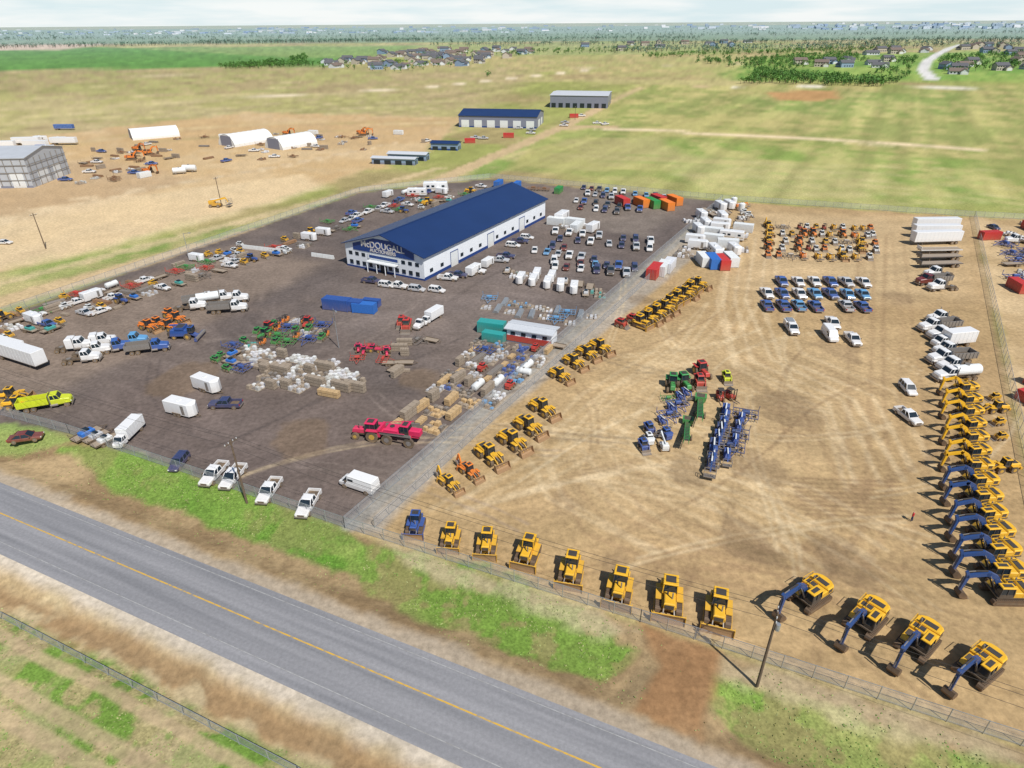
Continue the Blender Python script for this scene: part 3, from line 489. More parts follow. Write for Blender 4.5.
for (a,b,n) in [((490,300),(590,318),20),((488,308),(575,324),19)]: row([('bags','tarp_white'),('pipes','galv'),('bags','paint_ltblue'),('bags','paint_silver'),('impl','paint_ltblue')],a,b,n,-100,.4,.75,chk=True)
row([('skid','machine_red'),('forklift','machine_red'),('tractor','paint_teal')],(560,290),(588,296),6,-100,.5,chk=True)
for (u,v,c) in [(387,287,'white'),(398,288,'white'),(417,291,'silver'),(437,292,'white'),(372,283,'navy')]: P('suv' if u%2 else 'pickup',c,u,v,-20,.95)
for (u,v,c) in [(448,280,'white'),(458,277,'navy'),(476,273,'white'),(500,262,'silver'),(506,258,'navy'),(513,247,'white'),(520,243,'navy'),(527,239,'white')]: P('suv' if u%2 else 'pickup',c,u,v,-15,.95)
P('cargo','white',474,274,62,.9); P('cargo','white',488,266,62,.8); P('cargo','white',562,222,62,1.2); P('boxtruck','white',430,322,-120,.8); P('daycab','white',422,326,-110,.7); P('skid','machine_red',407,330,-90,1.3); P('skid','machine_red',402,326,-90,1.2)
P('cont','paint_teal',492,332,-20,1.0); P('cont','paint_teal',494,341,-22,.8)
P('cont','machine_blue',338,309,-14,1.1); P('cont','machine_blue',351,310,-14,1.0); P('cont','tarp_blue',365,312,-14,.9); P('cont','machine_blue',372,306,-14,.7)
for i in range(8): row([('bags','tarp_white'),('bags','plastic_white'),('bags','tarp_white'),('bags','paint_silver'),('lumber','wood_old')],(248+i*1.5,352+i*5),(338+i*3.5,366+i*3.6),16,H1,.3,.85,.05,chk=True)
row([('lumber','wood'),('lumber','wood_old')],(268,390),(340,397),9,H1,.3,.9,.2,chk=True)
scatter([('impl','machine_blue'),('utrailer','tarp_blue'),('utrailer','none'),('bags','paint_teal'),('skid','machine_green')],[(212,362),(243,340),(262,350),(236,376)],18,[H2,H1],.75)
scatter([('tractor','machine_green'),('skid','machine_green'),('impl','machine_green'),('impl','machine_blue'),('tractor','machine_red'),('forklift','orange'),('bags','paint_silver')],[(255,334),(290,320),(330,326),(325,342),(262,346)],28,[-100],.8)
scatter([('combine','machine_pink'),('tractor','machine_pink'),('impl','machine_red'),('impl','machine_red')],[(352,352),(378,345),(392,352),(385,364),(358,362)],8,[-80,0],.6)
scatter([('impl','machine_green'),('impl','steel'),('lumber','wood_old'),('utrailer','none')],[(385,352),(405,345),(415,365),(395,380)],10,[0,60],.7)
P('sprayer','machine_pink',402,441,-15,1.0); P('tractor','machine_pink',368,437,170,1.2)
for i in range(4): row([('lumber','wood'),('lumber','wood'),('lumber','wood_old'),('bags','wood')],(398+i*12,424-i*8),(425+i*18,445-i*13),6,H2,.3,.95,.05,chk=True)
for i in range(8): row([('bags','tarp_white'),('bags','paint_ltblue'),('pipes','steel'),('skid','machine_red'),('bags','paint_silver'),('lumber','wood_old'),('impl','machine_blue'),('htank','plastic_white'),('lumber','wood'),('bags','paint_blue')],(437+i*6,390-i*6.5),(478+i*10,415-i*9),11,H2,.4,.8,.04,chk=True)
row([('bags','tarp_white'),('htank','plastic_white'),('utrailer','none')],(496,398),(560,345),18,H1,.3,.75,.1,chk=True)
row([('impl','steel'),('skid','machine_green'),('utrailer','none')],(395,348),(440,340),5,H1,1,.7,chk=True)
ind=[('utrailer','none'),('pipes','rust'),('pipes','steel'),('lumber','wood_old'),('cont','plastic_white'),('pickup','white'),('pickup','blue'),('exc','orange'),('impl','rust'),('bags','rust'),('bags','tarp_white'),('bags','concrete')]
scatter(ind,[(60,180),(90,150),(210,135),(400,130),(430,142),(330,155),(200,165),(100,192)],70,[0,60,-23],.95)
scatter([('pipes','rust'),('lumber','wood_old'),('impl','rust'),('exc','orange'),('bags','tarp_white'),('cont','machine_red')],[(75,172),(120,152),(175,150),(180,165),(110,184)],22,[0,60,-23],.9)
scatter([('btrailer','white'),('camper','white'),('cont','tarp_blue'),('pickup','white')],[(-20,150),(60,138),(70,150),(0,170)],14,[0],1)
scatter([('pickup','white'),('pickup','silver'),('cont','machine_red')],[(450,140),(560,108),(590,120),(500,150)],12,[0,-20],1)
P('btrailer','blue',65,130,0,.9); P('pickup','blue',66,181,0); P('lift','yellow',216,207,0,1.6); P('exc','orange',132,160,20); P('htank','plastic_white',190,172,0,1.6); P('htank','plastic_white',180,174,20,1.4); P('car','white',5,244,0); P('pickup','white',597,124,0); P('pickup','white',605,125,30)
# ================================================================ BUILDINGS
def empty(name,x,y,yaw):
    e=bpy.data.objects.new(name,None); sc.collection.objects.link(e); e.location=(x,y,0); e.rotation_euler=(0,0,yaw); return e
def child(mb,name,par):
    o=bpy.data.objects.new(name,mb.mesh(name)); sc.collection.objects.link(o); o.parent=par; return o
def shed(name,A,C,B,eave,peak,wall,roof,ov=.5):
    """A front-right corner, C back-right, B front-left (ground metres)"""
    A=Vector(A);C=Vector(C);B=Vector(B); L=(C-A).length; W=(B-A).length; yaw=math.atan2((C-A).y,(C-A).x)
    e=empty(name,A.x,A.y,yaw)
    m=MB(); m.loft([[(0,0,0),(0,W,0),(0,W,eave),(0,W/2,peak),(0,0,eave)],[(L,0,0),(L,W,0),(L,W,eave),(L,W/2,peak),(L,0,eave)]],wall); child(m,'walls',e)
    m=MB(); s=(peak-eave)/(W/2)
    for y0,y1 in ((-ov,W/2),(W+ov,W/2)):
        z0=eave-s*ov+.05; z1=peak+.05
        m.loft([[(-ov,y0,z0),(-ov,y1,z1),(-ov,y1,z1+.2),(-ov,y0,z0+.2)],[(L+ov,y0,z0),(L+ov,y1,z1),(L+ov,y1,z1+.2),(L+ov,y0,z0+.2)]],roof)
    m.box(-ov,L+ov,W/2-.25,W/2+.25,peak+.2,peak+.34,roof); child(m,'roof',e)
    m=MB(); m.box(-.03,L+.03,-.03,0,0,.9,'trim_blue' if roof=='roof_blue' else 'cladding_grey'); child(m,'wainscot',e)
    return e,L,W
A=Vector(G(425,281));C=Vector(G(545,218)); ux=(C-A).normalized(); uy=Vector((-ux.y,ux.x)); Wd=27.0
B=A+uy*Wd
e,L,W=shed('auction_warehouse',A,C,B,6.6,10.6,'cladding_white','roof_blue',.8)
m=MB()
for k in range(int(L/5)):
    x=2.5+k*5
    if k%4==2: m.box(x,x+3.6,-.08,.0-.035,.0,4.2,'plastic_white'); m.box(x-.15,x,-.12,-.035,0,4.35,'trim_blue'); m.box(x+3.6,x+3.75,-.12,-.035,0,4.35,'trim_blue'); m.box(x-.15,x+3.75,-.12,-.035,4.2,4.4,'trim_blue')
    else: m.box(x,x+1.4,-.07,.0-.001,1.6,2.6,'glass')
m.box(0,L,-.3,-.03,6.0,6.2,'plastic_white')
child(m,'side_windows_and_doors',e)
m=MB()
for k in range(11):
    y=1.6+k*2.3
    if k in (5,): m.box(-.1,-.0,y-.4,y+1.8,0,2.6,'glass'); continue
    m.box(-.08,-.001,y,y+1.2,1.0,2.1,'glass'); 
    if k not in (3,4,6,7): m.box(-.08,-.001,y,y+1.2,3.6,4.6,'glass')
    m.box(-.11,-.082,y-.05,y+1.25,.9,1.0,'trim_blue')
m.box(-1.8,0,8.5,18.5,2.9,3.1,'plastic_white'); 
for y in (8.8,12,15,18.2): m.cyl((-1.6,y,1.45),'z',.12,2.9,'cladding_white',8)
m.box(-.16,-.1,8.0,19.0,3.4,4.9,'plastic_white'); m.box(-.2,-.165,8.6,18.4,3.7,4.5,'trim_blue')
m.box(-.06,0,-.03,W+.03,0,.5,'trim_blue'); child(m,'front_windows_and_porch',e)
m=MB(); 
bd=[(3.0,5.2),(W-3.0,5.2),(W-3.0,7.0),(W/2+3,9.3),(W/2-3,9.3),(3.0,7.0)]
m.loft([[(-.12,y,z) for y,z in bd],[(-.02,y,z) for y,z in bd]],'trim_blue'); child(m,'sign_board',e)
for txt,sz,z in (('McDOUGALL',2.55,6.6),('AUCTIONEERS',1.35,5.45)):
    cu=bpy.data.curves.new('sign_text','FONT'); cu.body=txt; cu.size=sz; cu.align_x='CENTER'; cu.extrude=.03; cu.offset=.03; cu.materials.append(MATS['paint_white'])
    o=bpy.data.objects.new('sign_lettering',cu); sc.collection.objects.link(o); o.parent=e; o.location=(-.17,W/2,z); o.rotation_euler=(math.pi/2,0,-math.pi/2)
def simple(name,u,v,L,W,yaw,eave,peak,wall,roof):
    x,y=G(u,v); c,s=math.cos(math.radians(yaw)),math.sin(math.radians(yaw)); A=(x,y); return shed(name,A,(x+c*L,y+s*L),(x-s*W,y+c*W),eave,peak,wall,roof)
def doors(e,L,W,n,h,mt='glass',fr=.3,end=True):
    m=MB()
    for k in range(n):
        x=(k+.5)*L/n; m.box(x-L/n*fr,x+L/n*fr,-.1,-.04,.1,h,mt)
    if end: m.box(L+.01,L+.08,W*.2,W*.45,.1,h,mt); m.box(L+.01,L+.08,W*.6,W*.8,.1,h,mt)
    child(m,'doors',e)
r=simple('steel_shop_building',459,127,52,30,-11,7,9.5,'cladding_grey','roof_blue'); doors(*r,6,4.5,'plastic_white')
r=simple('office_warehouse_building',550,107.5,46,40,-12,9,10,'cladding_grey','roof_pale'); doors(*r,8,3.5)
r=simple('metal_workshop_building',-70,190,42,30,4,12,14.5,'cladding_pale','cladding_pale'); doors(*r,4,6,'plastic_white',.25)
m=MB(); LL,WW=r[1],r[2]
for k in range(12): x=LL*(k+.5)/12; m.box(x-.15,x+.15,-.2,-.04,.9,11.5,'steel')
for k in range(7): y=WW*(k+.5)/7; m.box(LL+.09,LL+.25,y-.15,y+.15,0,11.5,'steel')
for z in (3,6,9): m.box(0,LL,-.27,-.21,z,z+.3,'steel'); m.box(LL+.26,LL+.33,0,WW,z,z+.3,'steel')
child(m,'steel_frame',r[0])
r=simple('office_trailer_building',388,160,20,6,-12,3,3.6,'siding_blue','roof_pale'); doors(*r,4,2)
r=simple('office_trailer_building',372,164,22,5,-12,2.8,3.2,'siding_blue','roof_pale'); doors(*r,4,2)
r=simple('office_trailer_building',431,150,15,7,-12,3.5,4.2,'siding_blue','roof_blue'); doors(*r,3,2)
r=simple('sales_office_building',507,341,10,4,-22,3,3.3,'cladding_white','roof_pale')
m=MB(); m.box(-.04,r[1]+.04,-.08,-.035,.3,1.6,'machine_red')
for k in range(4): m.box(.9+k*2.4,1.9+k*2.4,-.1,-.036,1.75,2.5,'glass')
child(m,'red_band_and_windows',r[0])
def quonset(u,v,L,W,yaw):
    x,y=G(u,v); e=empty('fabric_quonset_tent',x,y,math.radians(yaw)); m=MB(); R=[]
    for k in range(9):
        X=-L/2+L*k/8; R.append([(X,math.cos(a)*W/2,math.sin(a)*W*.42+(.0)) for a in [math.pi*i/14 for i in range(15)]])
    m.loft(R,'canvas'); child(m,'fabric_shell',e)
    m=MB()
    for k in range(9):
        X=-L/2+L*k/8
        for i in range(14):
            a,b=math.pi*i/14,math.pi*(i+1)/14; q=1.008; m.beam((X,math.cos(a)*W/2*q,math.sin(a)*W*.42*q),(X,math.cos(b)*W/2*q,math.sin(b)*W*.42*q),.2,.12,'plastic_white')
    m.box(-L/2-.06,-L/2-.02,-5,5,0,5.5,'cladding_grey'); child(m,'ribs_and_door',e)
quonset(155,137,26,14,35); quonset(247,143,26,15,55); quonset(292,146,24,15,55)
for a,b in (((243,248),(285,253)),((312,256),(340,260))):
    A_=G(*a);B_=G(*b); mm=MB(); d=math.dist(A_,B_)
    for k in range(int(d/2)): mm.box(k*2,k*2+1.9,-.3,.3,0,1.1,'plastic_white',ty=.18)
    o=bpy.data.objects.new('concrete_barrier',mm.mesh('concrete_barrier')); sc.collection.objects.link(o); o.location=(*A_,0); o.rotation_euler=(0,0,math.atan2(B_[1]-A_[1],B_[0]-A_[0]))
def house(wall,roof,w,d,two):
    m=MB(); h=5.4 if two else 3.2
    def gab(x0,x1,y0,y1,h,p,ax):
        if ax=='x': m.loft([[(x,y0,0),(x,y1,0),(x,y1,h),(x,(y0+y1)/2,h+p),(x,y0,h)] for x in (x0,x1)],wall); 
        else: m.loft([[(x0,y,0),(x1,y,0),(x1,y,h),((x0+x1)/2,y,h+p),(x0,y,h)] for y in (y0,y1)],wall)
        o=.5
        if ax=='x':
            for a in (y0-o,y1+o): mid=(y0+y1)/2; m.loft([[(x,a,h-.4),(x,mid,h+p+.05),(x,mid,h+p+.35),(x,a,h-.1)] for x in (x0-o,x1+o)],roof)
        else:
            for a in (x0-o,x1+o): mid=(x0+x1)/2; m.loft([[(a,y,h-.4),(mid,y,h+p+.05),(mid,y,h+p+.35),(a,y,h-.1)] for y in (y0-o,y1+o)],roof)
    gab(-w/2,w/2,-d/2,d/2,h,2.6,'x'); gab(w*.1,w*.1+7,-d/2-4,0,3.2,2.2,'y'); m.box(w*.1+1,w*.1+6,-d/2-4.05,-d/2-4,0,2.6,'plastic_white')
    for k in range(4):
        x=-w/2+1+k*w/5; m.box(x,x+1.5,-d/2-.04,-d/2,1,2.3,'glass'); m.box(x,x+1.5,d/2,d/2+.04,1,2.3,'glass')
        if two: m.box(x,x+1.5,-d/2-.04,-d/2,3.6,4.8,'glass')
    m.box(-w/4,-w/4+.8,0,.8,h,h+3.2,'concrete'); return m.mesh('house')
HM=[house('siding_tan','shingle',14,9,True),house('siding_white','shingle_brown',16,9,False),house('siding_blue','shingle',15,10,True),house('siding_white','shingle',18,10,False),house('siding_tan','shingle_brown',16,10,True)]
def houses(poly,n,s=1.2):
    p=[G(*q) for q in poly]; xs=[q[0] for q in p]; ys=[q[1] for q in p]; pl=[]; t=0
    while len(pl)<n and t<4000:
        t+=1; x=random.uniform(min(xs),max(xs)); y=random.uniform(min(ys),max(ys))
        if inpoly(x,y,p) and all((x-a)**2+(y-b)**2>24**2 for a,b in pl) and roadd(x,y)>26:
            pl.append((x,y)); o=bpy.data.objects.new('house',random.choice(HM)); sc.collection.objects.link(o); o.location=(x,y,0); o.rotation_euler=(0,0,math.radians(random.choice([-20,0,70,90,180]))); o.scale=(s,s,s)
HR=[G(*q) for q in [(932,79),(923,70),(926,62),(938,54),(950,48),(960,45)]]
def roadd(x,y):
    d=1e9
    for a,b in zip(HR[:-1],HR[1:]):
        ex,ey=b[0]-a[0],b[1]-a[1]; t=max(0,min(1,((x-a[0])*ex+(y-a[1])*ey)/(ex*ex+ey*ey))); d=min(d,math.hypot(x-a[0]-t*ex,y-a[1]-t*ey))
    return d
houses([(315,62),(400,58),(500,55),(480,66),(395,72),(330,68)],40); houses([(375,52),(470,48),(540,50),(520,58),(400,60)],34,1.3)
houses([(865,62),(1040,45),(1100,70),(1040,84),(900,78)],26,1.2); houses([(860,52),(1100,42),(1100,52),(880,58)],26,1.4); houses([(560,45),(760,42),(740,52),(580,54)],12,1.4); houses([(790,62),(850,60),(850,68),(800,68)],6)
m=MB()
for i in range(420):
    u=random.choice([random.uniform(-100,1120),random.gauss(300,150),random.gauss(940,120)]); v=random.uniform(26.2,32.5) -.0068*(u-512)
    x,y=G(u,v)
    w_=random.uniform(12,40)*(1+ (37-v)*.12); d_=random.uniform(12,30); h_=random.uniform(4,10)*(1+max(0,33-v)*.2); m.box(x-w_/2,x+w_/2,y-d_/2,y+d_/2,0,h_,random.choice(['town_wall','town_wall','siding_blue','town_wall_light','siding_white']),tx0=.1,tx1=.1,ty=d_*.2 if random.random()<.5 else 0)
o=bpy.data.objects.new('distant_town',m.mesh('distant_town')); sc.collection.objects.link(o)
# ================================================================ TREES
def quadcloud(name,cen,size,matn,up=0):
    n=len(cen); a=np.random.normal(size=(n,3)); a[:,2]*=(1-up); a/=np.linalg.norm(a,axis=1)[:,None]; b=np.random.normal(size=(n,3)); b[:,2]*=(1-up); b-=a*(a*b).sum(1)[:,None]; b/=np.linalg.norm(b,axis=1)[:,None]
    s=size[:,None]; V=np.stack([cen-a*s,cen-b*s*.7,cen+a*s,cen+b*s*.8],1).reshape(-1,3); F=np.arange(4*n).reshape(n,4)
    me=bpy.data.meshes.new(name); me.vertices.add(4*n); me.vertices.foreach_set('co',V.ravel()); me.loops.add(4*n); me.loops.foreach_set('vertex_index',F.ravel()); me.polygons.add(n); me.polygons.foreach_set('loop_start',np.arange(0,4*n,4)); me.update(calc_edges=True); me.materials.append(MATS[matn])
    o=bpy.data.objects.new(name,me); sc.collection.objects.link(o); return o
def trees(name,polys,matn,hr,per=45):
    C=[];S=[]; tm=MB()
    for poly,n in polys:
        p=[G(*q) for q in poly]; xs=[q[0] for q in p]; ys=[q[1] for q in p]; c=0;t=0
        while c<n and t<n*10:
            t+=1; x=random.uniform(min(xs),max(xs)); y=random.uniform(min(ys),max(ys))
            if not inpoly(x,y,p) or (y<3000 and roadd(x,y)<16): continue
            c+=1; h=random.uniform(*hr); 
            nl=4; lob=np.random.normal(size=(nl,3))*np.array([.16,.16,.13])*h+np.array([x,y,h*.58]); idx=np.random.randint(0,nl,per); d=np.random.normal(size=(per,3)); d/=np.linalg.norm(d,axis=1)[:,None]; q=lob[idx]+d*np.random.uniform(.5,1,(per,1))*h*.25
            q[:,2]=np.clip(q[:,2],h*.12,None); C.append(q); S.append(np.random.uniform(.06,.12,per)*h); 
            tm.beam((x,y,0),(x,y,h*.6),h*.04,h*.04,'pole_wood')
    o=quadcloud(name,np.concatenate(C),np.concatenate(S),matn,.35); t=bpy.data.objects.new('trunks',tm.mesh('trunks')); sc.collection.objects.link(t); t.parent=o
trees('deciduous_trees',[([(215,67),(300,61),(318,66),(230,70)],240),([(288,58),(305,56),(310,60),(295,63)],40),([(740,84),(760,72),(860,80),(903,83),(880,87),(800,85)],330),([(850,72),(1080,58),(1100,62),(900,78)],180),([(690,62),(850,53),(870,62),(760,72)],420),([(484,80),(491,80),(491,76),(484,76)],3),([(880,60),(1100,50),(1100,55),(900,66)],320),([(400,55),(640,48),(650,52),(420,60)],160),([(300,68),(480,58),(500,62),(400,73)],60),([(640,56),(900,47),(900,50),(650,59)],260)],'foliage',(5,10))
trees('distant_treeline',[([(-60,48),(420,40),(420,41.5),(-60,50)],500),([(200,42),(700,38),(700,39.5),(200,44)],500),([(430,45),(1100,38),(1100,41),(430,47.5)],700),([(600,50),(1100,41),(1100,46),(650,54)],600),([(-100,39),(1100,32),(1100,34),(-100,42)],900),([(-100,34),(1100,26),(1100,31),(-100,39)],1300)],'foliage_far_hazed',(9,16),16)
# ================================================================ FENCES, POLES
def fence(pts,h=2.0,step=3.0,off=0):
    m=MB()
    for (a,b) in zip(pts[:-1],pts[1:]):
        d=math.dist(a,b); n=max(1,int(d/step))
        for k in range(n+1): t=k/n; m.cyl((a[0]+(b[0]-a[0])*t,a[1]+(b[1]-a[1])*t,h/2),'z',.05,h+.1,'galv',6)
        m.beam((*a,h),(*b,h),.05,.05,'galv'); m.beam((*a,.25),(*b,.25),.03,.03,'galv')
        m.add([(*a,.05),(*b,.05),(*b,h-.03),(*a,h-.03)],[(0,1,2,3)],'chain_link')
    o=bpy.data.objects.new('chain_link_fence',m.mesh('chain_link_fence')); sc.collection.objects.link(o)
fl=lambda *q:[G(*a) for a in q]
fence(fl((70,434),(345,528))); fence(fl((345,528),(640,622))); fence(fl((640,622),(1100,772)))
fence(fl((345,528),(722,200))); fence(fl((375,528),(660,270)),1.8); fence(fl((722,200),(490,178),(360,192))); fence(fl((360,192),(-160,372))); fence(fl((722,200),(974,217),(1200,228))); fence(fl((974,217),(1032,490),(1100,790)))
fence(fl((-200,566),(0,618),(300,776),(420,850)),1.5,3.5); fence(fl((70,434),(0,415)))
def catmull(a,b,sag,n=16): return [tuple(Vector(a).lerp(Vector(b),k/n)-Vector((0,0,sag*4*(k/n)*(1-k/n)))) for k in range(n+1)]
def pole(u,v,h,ang=None,name='utility_pole',xf=False,xy=None):
    x,y=xy or G(u,v); m=MB(); 
    if name=='utility_pole':
        m.cyl((0,0,h/2),'z',.17,h,'pole_wood',10,.11)
        m.beam((0,-1.1,h-.5),(0,1.1,h-.5),.1,.13,'pole_wood')
        for yy in (-1,-.4,.4,1): m.cyl((0,yy,h-.32),'z',.05,.22,'plastic_white',6)
        m.beam((0,-.7,h-.5),(0,0,h-1.2),.04,.04,'steel'); m.beam((0,.7,h-.5),(0,0,h-1.2),.04,.04,'steel')
        if xf: m.cyl((.32,0,h-1.9),'z',.24,.8,'galv',10)
    else: m.cyl((0,0,h/2),'z',.1,h,'galv',8,.06); m.beam((0,0,h-.2),(1.6,0,h),.08,.08,'steel'); m.box(1.4,2.1,-.15,.15,h-.08,h+.08,'galv')
    o=bpy.data.objects.new(name,m.mesh(name)); sc.collection.objects.link(o); o.location=(x,y,0); o.rotation_euler=(0,0,ang or 0); return (x,y)
a=Vector(G(757,686)); b=Vector(G(247,503)); d=(a-b); ang=math.atan2(d.y,d.x); ps=[b-d,b,a,a+d]
for i,q in enumerate(ps): pole(0,0,11.0,ang,xf=(i==2),xy=(q.x,q.y))
m=MB(); nrm=Vector((-d.y,d.x)).normalized()
for q0,q1 in zip(ps[:-1],ps[1:]):
    for yy in (-1,.4,1):
        P0=(q0.x+nrm.x*yy,q0.y+nrm.y*yy,10.9); P1=(q1.x+nrm.x*yy,q1.y+nrm.y*yy,10.9); c=catmull(P0,P1,1.2)
        for s0,s1 in zip(c[:-1],c[1:]): m.beam(s0,s1,.025,.025,'chassis')
o=bpy.data.objects.new('power_line',m.mesh('power_line')); sc.collection.objects.link(o)
pole(46,249,11,ang); pole(222,207,11,ang); pole(339,348,9,-1,'street_lamp'); pole(190,260,8,0,'street_lamp'); pole(575,120,9,0)
# ================================================================ PERSON
def person(u,v,yaw):
    me=bpy.data.meshes.new('person'); J=[(0,0,.95),(0,0,1.2),(0,0,1.42),(0,0,1.52),(0.02,0,1.66),(0,.1,.9),(.05,.12,.5),(0,.12,.08),(.12,.12,.03),(0,-.1,.9),(-.06,-.12,.5),(-.15,-.12,.08),(-.03,-.12,.03),(0,.2,1.4),(.02,.26,1.12),(.12,.24,.9),(0,-.2,1.4),(-.02,-.26,1.12),(.05,-.26,.88)]
    E=[(0,1),(1,2),(2,3),(3,4),(0,5),(5,6),(6,7),(7,8),(0,9),(9,10),(10,11),(11,12),(2,13),(13,14),(14,15),(2,16),(16,17),(17,18)]
    Rr=[.17,.18,.17,.06,.11,.11,.08,.06,.05,.11,.08,.06,.05,.08,.06,.04,.08,.06,.04]
    me.from_pydata(J,E,[]); o=bpy.data.objects.new('tmp',me); sc.collection.objects.link(o); o.modifiers.new('s','SKIN'); o.modifiers.new('u','SUBSURF').levels=1
    for i,vv in enumerate(me.skin_vertices[0].data): vv.radius=(Rr[i],Rr[i]); vv.use_root=(i==0)
    dg=bpy.context.evaluated_depsgraph_get(); dg.update(); nm=bpy.data.meshes.new_from_object(o.evaluated_get(dg)); bpy.data.objects.remove(o); nm.materials.clear()
    for k in ('cloth_navy','cloth_red','skin'): nm.materials.append(MATS[k])
    for p in nm.polygons: z=p.center.z; p.material_index=0 if z<.95 and abs(p.center.y)<.2 else (2 if z>1.5 or (z<.95) else 1)
    q=bpy.data.objects.new('person',nm); sc.collection.objects.link(q); x,y=G(u,v); q.location=(x,y,0); q.rotation_euler=(0,0,yaw); nm.name='person'
try: person(911,521,2.5)
except Exception as ex: print('person',ex)
# ================================================================ GROUND
C0=np.array(G(0,513)); C1=np.array(G(600,768)); rd=(C1-C0)/np.linalg.norm(C1-C0); rn=np.array([-rd[1],rd[0]])
if rn[1]<0: rn=-rn
def hsh(ix,iy,s):
    n=(ix.astype(np.int64)*374761393+iy.astype(np.int64)*668265263+s*974634777)&0xffffffff; n=((n^(n>>13))*1274126177)&0xffffffff; return ((n^(n>>16))&0xffff)/65535.0
def vn(x,y,s):
    ix=np.floor(x);iy=np.floor(y);fx=x-ix;fy=y-iy;fx=fx*fx*(3-2*fx);fy=fy*fy*(3-2*fy)
    return (hsh(ix,iy,s)*(1-fx)+hsh(ix+1,iy,s)*fx)*(1-fy)+(hsh(ix,iy+1,s)*(1-fx)+hsh(ix+1,iy+1,s)*fx)*fy
def fbm(x,y,sc_,o=4,s=0):
    r=0;a=.5;t=0
    for k in range(o): r=r+a*vn(x/sc_*2**k+17.3*k,y/sc_*2**k+5.1*k,s+k); t+=a; a*=.55
    return r/t
aF=np.radians(np.linspace(-58,58,900)); aB=np.radians(np.linspace(58,302,60)[1:-1]); ANG=np.concatenate([aF,aB])
RAD_=np.concatenate([[4,12,20],1/np.linspace(1/28.,1/1500.,660),np.geomspace(1520,45000,60)])
na=len(ANG);nr=len(RAD_); AA,RR=np.meshgrid(ANG,RAD_); X=(np.sin(AA)*RR).ravel(); Y=(np.cos(AA)*RR).ravel()
N=X.size; col=np.zeros((N,3)); gr=np.zeros(N)
n1=fbm(X,Y,60,5,1); n2=fbm(X,Y,12,4,2); n3=fbm(X,Y,3,3,3); nbig=fbm(X,Y,260,4,4)
ca,sa=math.cos(math.radians(H2)),math.sin(math.radians(H2)); Xr=X*ca+Y*sa; Yr=-X*sa+Y*ca
frow=fbm(Xr/25,Yr,8,3,12)
# wandering wheel-track texture: stretched noise along a slowly turning heading
wx_=fbm(X,Y,45,2,41)*60; wy_=fbm(X,Y,45,2,42)*60; strk=fbm((X+wx_)/9,(Y+wy_),2.0,3,5); strk2=fbm((Xr+wy_),(Yr+wx_)/9,2.0,3,6)
def ss(a,b,x): t=np.clip((x-a)/(b-a),0,1); return t*t*(3-2*t)
c3=lambda *c:np.array(c)
def blend(msk,c,g=None):
    global col,gr
    col=col*(1-msk[:,None])+(c*msk[:,None]); 
    if g is not None: gr=gr*(1-msk)+g*msk
def sdp(poly):
    p=[np.array(q) for q in poly]; d=np.full(N,1e9); ins=np.zeros(N,bool)
    for i in range(len(p)):
        a,b=p[i-1],p[i]; e_=b-a; t=np.clip(((X-a[0])*e_[0]+(Y-a[1])*e_[1])/(e_@e_),0,1); d=np.minimum(d,np.hypot(X-a[0]-t*e_[0],Y-a[1]-t*e_[1]))
        c=(a[1]>Y)!=(b[1]>Y); 
        if abs(b[1]-a[1])>1e-9: ins^= c&(X<(b[0]-a[0])*(Y-a[1])/(b[1]-a[1])+a[0])
    return np.where(ins,d,-d)
def area(pts,c,soft=2,namp=3,al=1,g=None,c2=None,ns=n2,pat=None):
    s_=sdp([G(*q) for q in pts])+(ns-.5)*2*namp; m_=ss(-soft,soft,s_)*al
    if pat is not None: m_=m_*pat
    cc=np.array(c)[None,:]
    if c2 is not None: k=ss(.38,.62,n1*.5+n2*.5)[:,None]; cc=cc*(1-k)+np.array(c2)[None,:]*k
    blend(m_,cc,g)
def stroke(pts,wd,c,soft=1,namp=.6,al=1,g=0,world=False):
    p=[np.array(q if world else G(*q)) for q in pts]; d=np.full(N,1e9)
    for a,b in zip(p[:-1],p[1:]): e_=b-a; t=np.clip(((X-a[0])*e_[0]+(Y-a[1])*e_[1])/(e_@e_),0,1); d=np.minimum(d,np.hypot(X-a[0]-t*e_[0],Y-a[1]-t*e_[1]))
    blend(ss(-soft,soft,wd/2-d+(n3-.5)*2*namp)*al,np.array(c)[None,:],g)
TAN=c3(.41,.285,.145); TAN2=c3(.49,.36,.205); DK=c3(.165,.13,.112); DK2=c3(.115,.093,.084); SAND=c3(.58,.42,.24)
STR=c3(.42,.36,.16); OLV=c3(.28,.29,.09); BRN=c3(.34,.25,.13)
k=ss(.4,.6,nbig*.5+n1*.5)[:,None]; col=STR*(1-k)+OLV*k; k=(ss(.52,.64,fbm(X,Y,90,4,21))*.7)[:,None]; col=col*(1-k)+BRN*k; gr[:]=.6
area([(-400,68),(560,62),(500,95),(440,130),(-400,175)],(.42,.33,.175),20,20,.9,.4,(.34,.3,.13),nbig)
area([(-400,76),(420,68),(330,92),(-400,104)],(.35,.28,.14),15,14,.6,.4,(.3,.29,.11),n1)
area([(-400,104),(380,92),(440,110),(250,116),(-400,140)],(.47,.4,.2),10,14,.6,.4,(.36,.33,.13),n1)
area([(-400,50),(420,46),(335,66),(-400,76)],(.1,.24,.05),30,10,.95,.8); area([(-400,40),(115,43),(60,50),(-400,56)],(.58,.43,.34),40,5,.9,0)
area([(-400,33),(1500,20),(1500,36),(-400,47)],(.14,.23,.14),100,10,.8,1); area([(640,60),(860,54),(1500,40),(1500,84),(720,80),(680,70)],(.14,.29,.05),30,20,.9,1,(.24,.33,.08),n1)
area([(120,48),(640,42),(860,46),(700,54),(480,56),(300,58)],(.27,.33,.12),25,20,.6,.5)
